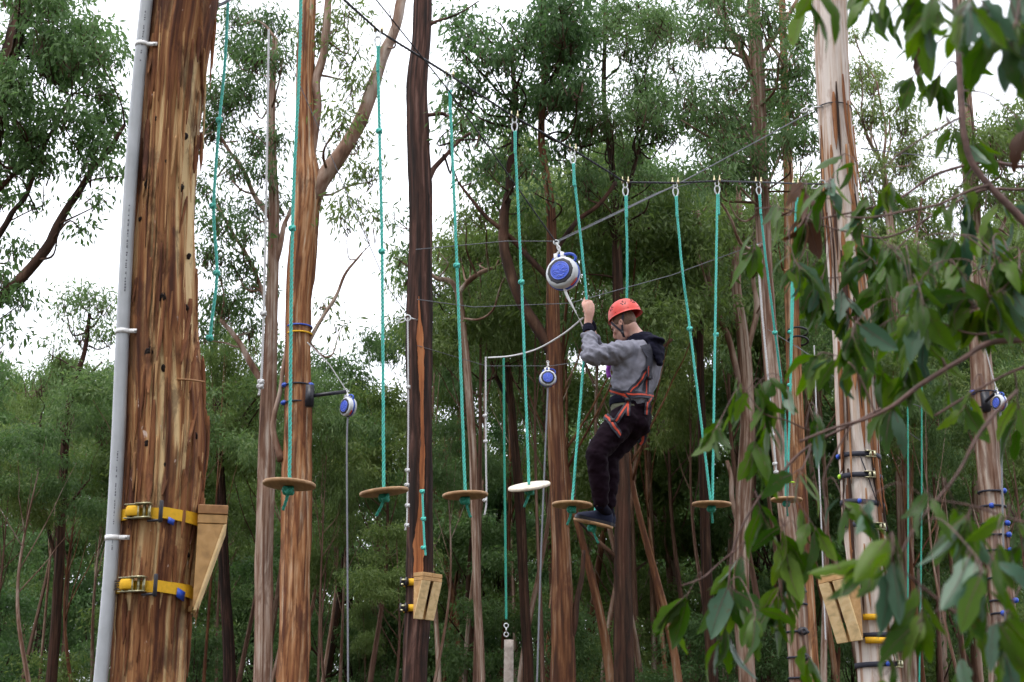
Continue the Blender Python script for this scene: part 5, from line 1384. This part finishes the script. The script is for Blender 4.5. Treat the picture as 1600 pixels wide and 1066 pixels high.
# --- sweatshirt
def folds_shirt(co):
    d = (co - q(1000, 548))
    along = d @ BL; up = co[:, 2]
    f = fbm(np.stack([along * 16 + up * 2.5, d @ BF * 12, up * 4.5], 1), 3, 3) - .5
    g = fbm(np.stack([along * 7, d @ BF * 7, up * 16 + along * 10], 1), 2, 8) - .5
    low = np.clip((q(0, 560)[2] - up) * 3, 0, 1)
    arm = np.clip((q(972, 0)[0] - co[:, 0]) * 7, 0, 1)
    w = fbm(np.stack([co[:, 0] * 22 + up * 20, co[:, 1] * 8, up * 14 - co[:, 0] * 10], 1), 2, 5) - .5
    f = np.sign(f) * np.abs(f * 2) ** 1.0 / 2
    return f * .05 * (1 - arm) + g * .03 * low + w * .05 * arm
mb = MB()
eltube(mb, [q(1004, 535), q(1003, 543), q(999, 556), q(993, 580), q(987, 606), q(985, 622), q(984, 628)], [.085, .165, .215, .218, .19, .185, .17], [.075, .11, .145, .155, .135, .14, .128], BL, 30, 28)
eltube(mb, [q(1000, 546), SHL, (SHL + ELL) / 2, ELL], [.085, .086, .080, .072], [.085, .088, .078, .070], (0, 0, 1))
eltube(mb, [ELL - A((.0, 0, .0)), ELL * .45 + WRL * .55, q(917.5, 524, -.19)], [.073, .060, .044], [.070, .058, .042], (1, 0, 0))
eltube(mb, [q(1006, 546, .05), SHR, (SHR + ELR) / 2, ELR], [.085, .086, .078, .070], [.085, .088, .078, .068], (0, 0, 1))
eltube(mb, [ELR, ELR * .4 + WRR * .6], [.07, .045], [.068, .044], (1, 0, 0))
sweat = fuse('sweatshirt', mb, .0075, M['sweat'], 4, post=folds_shirt)
for wr_, el_ in ((WRL, ELL), (WRR, ELR)):
    d = unit(wr_ - el_); mb = MB()
    P, r = spline([wr_ - d * .082, wr_ - d * .055, wr_ - d * .012, wr_ - d * .008], 10, [.044, .045, .039, .033])
    mb.tube(P, r * (1 + .05 * np.sin(np.arange(10) * 2.1)), 24); mb.build('cuff', M['navy'], person)
# hood lying on the back
mb = MB()
mb.torus(q(1000, 530.5), .078, .028, HU * .5 + A((0, 0, .6)), 26, 10)
hb = q(1005, 537) - BF * .01
eltube(mb, [hb + BL * .10 + BF * .06 + A((0, 0, .012)), hb + BL * .085 - BF * .02 + A((0, 0, .015)), hb - BF * .075 + A((0, 0, .0)), hb - BL * .085 - BF * .02 + A((0, 0, .015)), hb - BL * .10 + BF * .06], [.034, .046, .055, .046, .032], [.03, .04, .05, .04, .03], (0, 0, 1), 26, 16)
eltube(mb, [hb - BF * .08 + A((0, 0, .0)), hb - BF * .115 - A((0, 0, .06)), hb - BF * .13 - A((0, 0, .13)), hb - BF * .135 - A((0, 0, .19))], [.105, .10, .07, .03], [.035, .03, .025, .02], BL, 16, 18)
fuse('hood', mb, .008, M['navy'], 4, post=lambda co: .016 * (fbm(co * A((26, 26, 40)), 3, 6) - .5))

# --- waistbands
def band(nm, mat, pa, pb, ra, rb, bulge=.004):
    mb = MB(); P, a = spline([pa, (pa + pb) / 2, pb], 10, [ra * .97, ra * 1.02, ra])
    b = a * rb / ra
    mb.tube(P, a, 40, rad2=b, ref=BL)
    v = mb.v[0]; v += (unit(v - (pa + pb) / 2) * ((fbm(v * 30, 2) - .5) * .02)[:, None])
    return mb.build(nm, M[mat], person)
band('jacket_hem', 'navy', q(984, 624), q(984, 637), .176, .135)
band('shirt_hem', 'olive', q(984, 634), q(985, 645), .172, .132)
# --- trousers
def folds_tr(co):
    f = fbm(np.stack([co[:, 0] * 14 + co[:, 2] * 9, co[:, 1] * 10, co[:, 2] * 17 - co[:, 0] * 8], 1), 3, 12) - .5
    return f * .036
mb = MB()
eltube(mb, [q(985, 640), q(987, 652), q(988, 662)], [.165, .172, .15], [.13, .14, .13], BL)
for h_, k_, a_ in ((HIL, KNL, ANL), (HIR, KNR, ANR)):
    up_ = A((0, 0, 1))
    eltube(mb, [h_, (h_ + k_) / 2 + A((0, 0, -.01)), k_], [.108, .098, .08], [.108, .098, .08], BL, 20)
    eltube(mb, [k_, (k_ + a_) / 2 + A((.015, 0, 0)), a_ + A((0, 0, .01))], [.08, .074, .058], [.08, .074, .058], BL, 20)
trous = fuse('trousers', mb, .0095, M['trous'], 5, post=folds_tr)
# --- shoes, standing on the tilted disc
def shoe(heel, toe, up, side, nm):
    f = unit(toe - heel); L_ = np.linalg.norm(toe - heel); s_ = unit(np.cross(up, f)); u_ = np.cross(f, s_)
    n = 22; t = np.linspace(0, 1, n)
    wid = np.interp(t, [0, .06, .2, .45, .7, .88, .97, 1], [.016, .037, .044, .044, .053, .049, .032, .008])
    top = np.interp(t, [0, .08, .25, .42, .6, .8, .95, 1], [.06, .105, .115, .096, .074, .056, .040, .02])
    ring = []
    a = np.linspace(0, 2 * math.pi, 20, endpoint=False)
    for k in range(n):
        c = heel + f * L_ * t[k]
        x = np.cos(a) * wid[k] * (1 - .35 * np.clip(np.sin(a), 0, 1)); z = np.where(np.sin(a) > 0, np.sin(a) * (top[k] - .02) + .02, .02 + np.sin(a) * .012)
        ring.append(c + x[:, None] * s_ + z[:, None] * u_)
    mb = MB(); mb.grid(np.array(ring)); mb.build('shoe', M['shoe'], person)
    ring = []
    for k in range(n):
        c = heel + f * (L_ * (t[k] * 1.03 - .015)); w = wid[k] * 1.1 + .002
        ring.append(np.array([c - s_ * w + u_ * .001, c + s_ * w + u_ * .001, c + s_ * w + u_ * .022, c - s_ * w + u_ * .022]))
    mb = MB(); mb.grid(np.array(ring)); mb.build('shoe_sole', M['black'], person, smooth=False)
dr = up6
base = c6 + dr * .0125
shoe(base + A((.14, -.055, 0)) - dr * np.dot(A((.14, -.055, 0)), dr) , base + A((-.145, -.03, 0)) - dr * np.dot(A((-.145, -.03, 0)), dr), dr, 1, 'left')
shoe(base + A((.165, .085, 0)) - dr * np.dot(A((.165, .085, 0)), dr), base + A((-.11, .11, 0)) - dr * np.dot(A((-.11, .11, 0)), dr), dr, 1, 'right')
for a_, bx_ in ((ANL, base + A((.105, -.05, .08))), (ANR, base + A((.13, .085, .085)))):
    mb = MB(); mb.tube([a_ + A((0, 0, .06)), a_, bx_ - A((0, 0, .03))], [.05, .046, .036], 16); mb.build('sock', M['navy'], person)

# --- helmet
hu = unit(A((-.26, .10, 1.0))); hf = unit(HF - hu * np.dot(HF, hu)); hs = np.cross(hu, hf)
rc = q(976.5, 494.5)
n = 18; a = np.linspace(0, 2 * math.pi, 56, endpoint=False)
prof = [(1.075, -.045), (1.07, -.03), (1.02, -.012), (1.0, .02)] + [(math.cos(t) ** .82, math.sin(t)) for t in np.linspace(.12, 1.5, n)]
v = np.stack([rc + (np.cos(a) * r * .134)[:, None] * hf + (np.sin(a) * r * .108)[:, None] * hs + hu * (h * .135 if h > 0 else h * .135 - .006 * np.cos(a)[:, None] ** 2) for r, h in prof])
inner = v[:6][::-1] * 0 + np.stack([rc + (np.cos(a) * r * .128)[:, None] * hf + (np.sin(a) * r * .102)[:, None] * hs + hu * h * .135 for r, h in prof[:6][::-1]])
helmet = empty('safety_helmet', rc, 'x', 'x')
for k_ in ('label', 'category'): del helmet[k_]
helmet.name = 'helmet'; WL['helmet'] = A(rc); helmet.parent = person; helmet.location = rc - A(person.location)
def hpart(nm, mb, mat):
    o = mb.build(nm, M[mat], helmet); return o
mb = MB(); mb.grid(np.concatenate([inner, v]), 0, False); 
top = v[-1].mean(0); mb.add(np.vstack([v[-1], top + hu * .001]), None, [[i, (i + 1) % 56, 56] for i in range(56)])
hpart('shell', mb, 'helmet')
def on_helmet(az, el, out=1.0):
    r = math.cos(el) ** .82
    return rc + math.cos(az) * r * .134 * out * hf + math.sin(az) * r * .108 * out * hs + hu * math.sin(el) * .135 * out
for az0 in (18, 62, 118, 162, 205, 335):
    for da, el in ((-9, 34), (0, 37), (9, 34), (-4.5, 27), (4.5, 27), (0, 44)):
        p = on_helmet(R(az0 + da), R(el), 1.0); nrm = unit(p - rc + hu * .01)
        mb = MB(); mb.ball(p, (.0072, .0072, .0026), 10, 4, np.stack([unit(np.cross(nrm, hu + .01)), unit(np.cross(nrm, np.cross(nrm, hu + .01))), nrm], 1)); hpart('vent_hole', mb, 'black')
for az0 in (28, 80, 128, 175, 320):
    p = on_helmet(R(az0), R(9), 1.0); mb = MB(); mb.ball(p, .0035, 8, 6); hpart('rivet', mb, 'black')
def ribbon(name, mat, P, W, N_, parent, th=.003):
    P = np.asarray(P); T = unit(np.gradient(P, axis=0)); S = unit(np.cross(T, N_)) * np.asarray(W).reshape(-1, 1) * .5
    NN = np.asarray(N_)
    v = np.stack([P - S, P + S, P + S + NN * th, P - S + NN * th], 1)
    mb = MB(); mb.grid(v); return mb.build(name, M[mat], parent, smooth=False)
jaw = hc + HS * .058 - HU * .088 + HF * .022
for a0, b0 in (((hc + HS * .082 + HF * .055 + HU * .03), jaw), ((hc + HS * .082 - HF * .062 + HU * .025), jaw)):
    P = spline([a0, (a0 + b0) / 2 + HS * .009, b0], 10); ribbon('chin_strap', 'blackweb', P, np.full(10, .016), np.repeat(HS[None], 10, 0), helmet)
P = spline([jaw, jaw - HS * .045 - HU * .03 + HF * .02, jaw - HS * .11], 12); ribbon('chin_strap', 'blackweb', P, np.full(12, .018), np.repeat((HS * .6 - HU * .5)[None], 12, 0), helmet)
mb = MB(); mb.ball(jaw + HS * .003, (.014, .006, .016), 10, 8, Hrot); hpart('buckle', mb, 'black')
mb = MB(); mb.ball(hc - HF * .085 + HU * .0, (.02, .04, .022), 12, 8, Hrot); hpart('headband', mb, 'black')

# --- harness laid on the clothes
trees_ = [BVHTree.FromObject(o, bpy.context.evaluated_depsgraph_get()) for o in (sweat, trous)]
offp = Vector(person.location)
bpy.context.view_layer.update()
CAMP = Vector((0, 0, CAMZ))
def drape(pts, n):
    pts = [(p[0], p[1], 0) for p in pts]
    S = spline(pts, n)
    P, N_ = [], []
    for s in S:
        d = (Vector(pt(s[0], s[1], 10)) - CAMP).normalized()
        best = None
        for bt in trees_:
            h = bt.ray_cast(CAMP - offp, d)
            if h[0] is not None and (best is None or h[3] < best[3]):
                best = h
        if best is not None:
            P.append(A(best[0] + offp)); N_.append(A(best[1]))
    P = np.array(P); N_ = np.array(N_)
    for _ in range(3):
        N_[1:-1] = unit(N_[:-2] + N_[1:-1] * 2 + N_[2:]); P[1:-1] = (P[:-2] + P[1:-1] * 2 + P[2:]) / 4
    return P + N_ * .013, N_
harness = empty('harness', person.location, 'x', 'x')
for k_ in ('label', 'category'): del harness[k_]
WL['harness'] = A(person.location); harness.parent = person; harness.location = (0, 0, 0)
for pts, w, ow in (([(1007, 541), (1013, 556), (1012, 575), (1011, 592)], .062, 0), ([(1011, 572), (1003, 590), (994, 602), (984, 613)], .036, .010), ([(1011, 575), (1009, 595), (1008, 617)], .032, .010),
                   ([(951, 609), (968, 614), (990, 617.5), (1018, 619)], .040, .013), ([(972, 615), (981, 622), (980, 634), (970, 648), (961, 659)], .034, .013), ([(981, 624), (981, 650)], .026, .012),
                   ([(943, 641), (948, 651), (954, 658)], .038, .016), ([(953, 658), (961, 670), (968, 681)], .038, .016), ([(1016, 621), (1010, 630), (1008, 648)], .03, .012)):
    P, N_ = drape(pts, 26)
    if len(P) < 6:
        continue
    ribbon('harness_strap', 'blackweb', P, np.full(len(P), w * 1.3), N_, harness)
    if ow:
        ribbon('harness_edging', 'orange_web', P + N_ * .0036, np.full(len(P), ow), N_, harness, .0025)
for px_, py_ in ((981, 623), (957, 659), (1011, 590)):
    P, N_ = drape([(px_ - 3, py_), (px_, py_), (px_ + 3, py_)], 3)
    if len(P): mb = MB(); mb.box(P[1] + N_[1] * .006, (.03, .016, .03)); mb.build('harness_buckle', M['black'], harness)
lp = [q(999, 662, .0), q(1006, 674, .05), q(1007, 686, .06), q(1001, 694, .06), q(998, 684, .05)]
P = spline(lp, 20); ribbon('harness_loop', 'blackweb', P, np.full(20, .03), np.repeat(A((0, -1, 0))[None], 20, 0), harness)
P2 = spline([q(1005, 680, .048), q(1004, 690, .05), q(1000, 695, .05)], 10); ribbon('harness_edging', 'orange_web', P2, np.full(10, .018), np.repeat(A((0, -1, 0))[None], 10, 0), harness)
mb = MB(); mb.tube(spline([q(953, 568, .12), q(950, 578, .14), q(952, 590, .15)], 8), .018, 8); mb.build('chest_device', M['purple'], harness)
# ------------------------------------------------------------------ foreground gum branches
LEAFV = []
lrng = np.random.default_rng(31)
for k in range(9):
    n, L_ = 10, 1.0
    t = np.linspace(0, 1, n)
    wmax = [.32, .38, .25, .42, .28, .34, .23, .36, .39][k]
    w = wmax * np.sin(np.clip(t, 0, 1) ** .8 * math.pi) ** .72 * .5 + .004
    le = w * (1 - .28 * (vnoise(np.stack([t * 9, t * 0 + k, t * 0], 1), 3) > .66)) * (1 + .12 * (vnoise(np.stack([t * 14, t * 0 + k, t * 0], 1), 5) - .5))
    ri = w * (1 - .34 * (vnoise(np.stack([t * 9, t * 0 + k, t * 0 + 7], 1), 4) > .68)) * (1 + .12 * (vnoise(np.stack([t * 14, t * 0 + k, t * 0], 1), 8) - .5))
    bow = lrng.uniform(-.16, .16); sb = lrng.uniform(-.14, .14); fold = lrng.uniform(.05, .3)
    c = np.stack([sb * np.sin(t * math.pi * .9), bow * np.sin(t * math.pi), -t], 1)
    def row(f, d):
        return c + np.stack([f, np.abs(f) * d, f * 0], 1)
    v = np.stack([row(-le, fold), row(-le * .5, fold * .9), c, row(ri * .5, fold * .9), row(ri, fold)], 1)
    mb = MB(); mb.sheet(v)
    mb.tube(np.vstack([[0, 0, .12], [0.0, .01, .05], c[0], c[2], c[5], c[8]]), [.011, .011, .011, .008, .006, .003], 4, 1)
    LEAFV.append([mb.mesh('leaf', [M[mm], M['stem_red']]) for mm in ('leaf_near', 'leaf_blue', 'leaf_dead')])

def fore_branch(label, stems, clusters, D, seed, thin=1.0, group='gum branches hanging in from the right'):
    """stems: woody runs as seen (px, py, width px, depth offset); clusters: (px, py, radius px, leaves, leaf length px, depth offset, sideways lean, share grey, share brown)"""
    rng = np.random.default_rng(seed)
    b0 = pt(stems[0][0][0], stems[0][0][1], D)
    root = empty('gum_branch', b0, label, 'branch', group)
    allp, allr = [], []
    for s in stems:
        W = [pt(p[0], p[1], D + (p[3] if len(p) > 3 else 0)) for p in s]; r = [p[2] * .36 * mpp(p[1], D) for p in s]
        P, rr = spline(W, 40, r)
        P = P + (np.stack([vnoise(P * 9 + k * 7, seed + k) for k in range(3)], 1) - .5) * .035 * np.sin(np.linspace(0, math.pi, 40))[:, None]
        rr = rr * (1 + .3 * (vnoise(P * 30, seed) - .5))
        mb = MB(); mb.tube(P, rr, 9); mb.build('stem', M['stem_red'], root)
        allp.append(P); allr.append(rr)
    for c in clusters:
        cx, cy, cr, nl, ll, dd, lean, gs, bs = c
        ll *= .86; gs *= .6; nl = max(2, int(round(nl * thin)))
        D_ = D + dd; s = mpp(cy, D_)
        ntw = max(1, int(round(nl / 7)))
        AP = np.vstack(allp); AR = np.concatenate(allr)
        left = nl
        for k in range(ntw):
            ang = rng.uniform(0, 6.28); tx, ty = cx + math.cos(ang) * cr * .75, cy + abs(math.sin(ang)) * cr * .75
            e = pt(tx, ty, D_ + rng.uniform(-.12, .12))
            st = pt(cx + rng.uniform(-.5, .5) * cr, cy - cr * .75, D_)
            i = int(np.argmin(np.linalg.norm(AP - st, axis=1)))
            a = AP[i]
            P = spline([a, (a * .45 + st * .55) + A((0, 0, .015)), st * .4 + e * .6, e], 22) if np.linalg.norm(a - e) > .05 else spline([a, (a + e) / 2, e], 22)
            r0 = min(AR[i] * .7, .0021)
            mb = MB(); mb.tube(P, np.linspace(r0, .0008, 22), 5); mb.build('twig', M['stem_red'], root)
            m = left if k == ntw - 1 else nl // ntw
            left -= m
            near = np.linalg.norm(P - e, axis=1) < max(cr * s * 1.5, .05)
            idx = np.where(near)[0]
            for j in range(m):
                ii = int(idx[int((j + .5) / m * len(idx))]) if len(idx) else 21
                p = P[ii]
                t = unit(P[min(21, ii + 1)] - P[max(0, ii - 1)])
                side = 1 if j % 2 else -1
                d = unit(A((lean, 0, -1)) + A((side * .55, 0, 0)) * rng.uniform(.2, 1.1) + t * .25 + rng.normal(size=3) * A((.28, .3, .28)))
                Ln = ll * s * rng.uniform(.72, 1.25)
                z = Vector(-d); zq = z.to_track_quat('Z', 'Y')
                zq = zq @ Quaternion((0, 0, 1), rng.uniform(-1.5, 1.5) + (math.pi if rng.random() < .5 else 0))
                u = rng.random(); mi = 1 if u < gs else (2 if u < gs + bs else 0)
                o = bpy.data.objects.new('leaf', LEAFV[int(rng.integers(9))][mi]); COL.objects.link(o)
                o.parent = root; o.rotation_mode = 'QUATERNION'; o.rotation_quaternion = zq
                o.location = Vector(p + d * Ln * .1 - b0); o.scale = (Ln, Ln, Ln)
    return root

fore_branch('gum branch with a thick bare stem curving down at the right edge', [[(1640, 390, 17), (1590, 340, 16), (1545, 290, 15), (1512, 235, 14), (1502, 120, 13), (1490, -30, 12)], [(1545, 290, 8), (1500, 305, 7), (1455, 322, 6), (1390, 340, 5), (1320, 338, 3)], [(1508, 180, 6), (1470, 205, 5), (1420, 232, 4), (1380, 262, 3)]],
    [(1455, 70, 34, 8, 60, .2, -.1, .0, .05), (1480, 130, 34, 9, 62, .0, -.1, .0, 0), (1440, 110, 26, 5, 58, .1, -.1, 0, .2), (1520, 110, 36, 9, 70, .1, .1, .05, 0), (1490, 215, 30, 6, 60, 0, -.3, .2, 0), (1540, 230, 40, 9, 66, .1, .1, .15, .05), (1580, 195, 30, 6, 66, .1, .1, .1, .3), (1500, 320, 44, 12, 70, .1, 0, .3, 0), (1410, 300, 36, 8, 60, .1, -.2, .3, 0), (1370, 330, 34, 8, 64, .1, -.2, .2, 0), (1560, 350, 44, 12, 70, .1, .1, .2, 0)], 2.7, 1)
fore_branch('blurred gum foliage hanging across the top right corner, closest to the viewer', [[(1660, -60, 16), (1560, -40, 12), (1470, -30, 9), (1380, -35, 7), (1290, -40, 5)]],
    [(1585, 10, 55, 16, 110, .0, .05, .6, 0), (1530, 15, 50, 14, 105, -.1, 0, .55, 0), (1470, 8, 44, 9, 95, .1, 0, .45, 0), (1405, -2, 36, 9, 74, .4, .15, .1, .1), (1360, -8, 34, 9, 72, .5, .15, 0, 0), (1275, -15, 26, 5, 95, .5, .1, .2, 0), (1335, -20, 20, 5, 66, .5, 0, 0, 0), (1600, 60, 40, 8, 95, 0, .1, .5, 0)], 1.75, 2, thin=1.0)
fore_branch('gum branch with brown dead leaves reaching left over the cream-barked tree', [[(1680, 240, 10), (1600, 254, 9), (1530, 258, 8), (1460, 282, 7), (1400, 310, 6), (1330, 330, 5), (1270, 345, 4)], [(1600, 296, 8), (1540, 300, 7), (1480, 330, 6), (1410, 362, 5), (1330, 372, 4), (1240, 330, 3), (1185, 325, 2.5)], [(1440, 350, 4), (1390, 400, 3.5), (1330, 430, 3), (1260, 440, 2)]],
    [(1205, 318, 20, 3, 66, 0, -.6, 0, 0), (1185, 372, 26, 4, 74, .1, -.3, 0, 0), (1248, 282, 26, 4, 76, 0, -.2, 0, .75), (1280, 330, 34, 7, 78, .1, -.2, 0, .6), (1315, 285, 30, 6, 76, -.1, -.2, .7, 0), (1330, 240, 26, 4, 60, 0, -.6, .1, 0), (1240, 395, 34, 9, 72, 0, -.2, .25, 0), (1290, 420, 40, 12, 70, 0, -.1, .3, .05), (1340, 400, 40, 12, 72, 0, 0, .25, 0), (1260, 470, 36, 10, 70, 0, -.1, .4, .04), (1310, 490, 40, 12, 74, 0, 0, .4, 0), (1360, 370, 36, 9, 70, 0, 0, .15, 0), (1395, 400, 44, 13, 76, -.1, 0, .2, 0), (1385, 470, 44, 13, 76, 0, 0, .25, 0)], 3.1, 3)
fore_branch('leafy gum branch with a red-brown stem across the middle of the right side', [[(1690, 525, 14), (1600, 530, 13), (1545, 535, 12), (1500, 562, 11), (1440, 602, 10), (1370, 645, 8), (1300, 672, 6), (1250, 690, 5)], [(1600, 510, 6), (1530, 520, 5), (1480, 505, 4), (1430, 490, 3)], [(1650, 560, 8), (1560, 590, 7), (1500, 625, 6), (1460, 650, 5)], [(1590, 440, 7), (1540, 470, 6), (1500, 505, 5)]],
    [(1430, 440, 48, 15, 78, 0, 0, .2, 0), (1480, 420, 48, 14, 80, 0, 0, .15, 0), (1540, 420, 48, 12, 80, 0, .1, .2, 0), (1440, 500, 44, 12, 78, 0, 0, .3, 0), (1500, 480, 44, 11, 78, 0, 0, .3, 0), (1580, 460, 44, 9, 84, 0, .3, .5, 0), (1350, 570, 44, 12, 78, 0, 0, .3, 0), (1300, 560, 36, 9, 70, 0, -.2, .3, 0), (1400, 560, 40, 10, 76, 0, 0, .2, 0), (1360, 620, 36, 8, 78, 0, 0, .05, 0), (1520, 620, 40, 5, 70, 0, .2, .1, 0), (1590, 640, 40, 5, 80, 0, .1, .1, 0), (1400, 380, 44, 12, 76, .1, 0, .1, 0), (1460, 370, 44, 12, 76, .1, 0, .1, 0), (1530, 370, 44, 10, 76, .1, 0, .15, 0), (1590, 400, 40, 9, 80, .1, 0, .2, 0), (1350, 500, 40, 10, 74, 0, 0, .25, 0), (1540, 500, 40, 8, 78, 0, 0, .2, 0), (1470, 590, 30, 4, 66, 0, 0, .1, 0)], 2.6, 4)
fore_branch('gum branch trailing down in long green leaf strands left of the cream-barked tree', [[(1420, 615, 8), (1350, 655, 7), (1290, 680, 6), (1230, 720, 5.5), (1180, 790, 5), (1150, 850, 5), (1138, 920, 4)], [(1290, 680, 4), (1235, 655, 3.5), (1190, 640, 3), (1150, 590, 2)], [(1230, 720, 3.5), (1222, 800, 3), (1220, 880, 2.5)], [(1150, 860, 4), (1110, 890, 3.5), (1065, 915, 2.5)], [(1330, 665, 4), (1285, 760, 3.5), (1290, 850, 3)]],
    [(1150, 600, 36, 7, 66, 0, -.1, 0, 0), (1135, 650, 34, 7, 70, 0, -.1, 0, 0), (1195, 620, 34, 7, 70, 0, 0, 0, 0), (1235, 600, 30, 6, 70, 0, 0, .15, 0), (1215, 655, 30, 7, 70, 0, 0, .05, 0), (1265, 640, 30, 6, 66, 0, 0, .2, 0), (1190, 700, 30, 6, 66, 0, 0, 0, 0), (1262, 735, 26, 5, 70, 0, .1, 0, .05), (1190, 800, 30, 6, 72, 0, 0, 0, 0), (1255, 820, 34, 8, 72, 0, .1, 0, 0), (1215, 850, 40, 11, 80, 0, 0, 0, 0), (1250, 850, 30, 5, 72, 0, 0, 0, .04), (1225, 920, 36, 8, 80, 0, 0, .05, 0), (1160, 880, 34, 8, 76, 0, -.1, .1, 0), (1130, 930, 34, 9, 84, 0, -.2, .25, 0), (1085, 930, 32, 8, 82, 0, -.5, 0, 0), (1135, 985, 28, 5, 84, 0, 0, .2, 0), (1180, 940, 28, 5, 70, 0, 0, 0, 0), (1265, 1020, 30, 4, 66, 0, .3, 0, 0), (1300, 780, 30, 5, 66, 0, .1, .1, 0)], 2.9, 5)
fore_branch('blurred gum leaves filling the bottom right corner', [[(1700, 1090, 11), (1600, 1045, 10), (1520, 985, 9), (1460, 935, 7), (1420, 900, 5)], [(1590, 610, 7), (1520, 700, 7), (1450, 800, 6), (1400, 880, 5)], [(1700, 830, 7), (1600, 815, 6), (1520, 790, 5), (1450, 780, 4)], [(1480, 950, 5), (1400, 890, 4), (1330, 880, 3)]],
    [(1370, 790, 36, 6, 84, 0, .4, .85, 0), (1370, 840, 36, 6, 110, -.1, -.9, .15, 0), (1420, 860, 50, 11, 95, -.1, -.2, .4, 0), (1480, 800, 46, 9, 100, 0, .5, .5, 0), (1540, 800, 46, 10, 100, 0, -.7, .4, 0), (1590, 830, 46, 9, 95, 0, .2, .4, .05), (1500, 870, 55, 14, 100, -.1, -.4, .5, 0), (1570, 890, 55, 13, 100, -.1, .3, .45, 0), (1440, 940, 50, 12, 90, 0, -.3, .3, 0), (1390, 930, 44, 8, 84, 0, 0, .15, 0), (1510, 960, 50, 11, 92, 0, .2, .25, 0), (1590, 960, 50, 11, 95, 0, .2, .35, 0), (1560, 1020, 50, 11, 92, 0, 0, .15, 0), (1480, 1030, 50, 10, 86, 0, 0, .1, 0), (1400, 1010, 40, 7, 76, 0, 0, .05, 0), (1430, 760, 30, 5, 80, 0, 0, .3, 0), (1400, 1050, 34, 5, 76, 0, 0, 0, 0)], 2.05, 6, thin=.64)
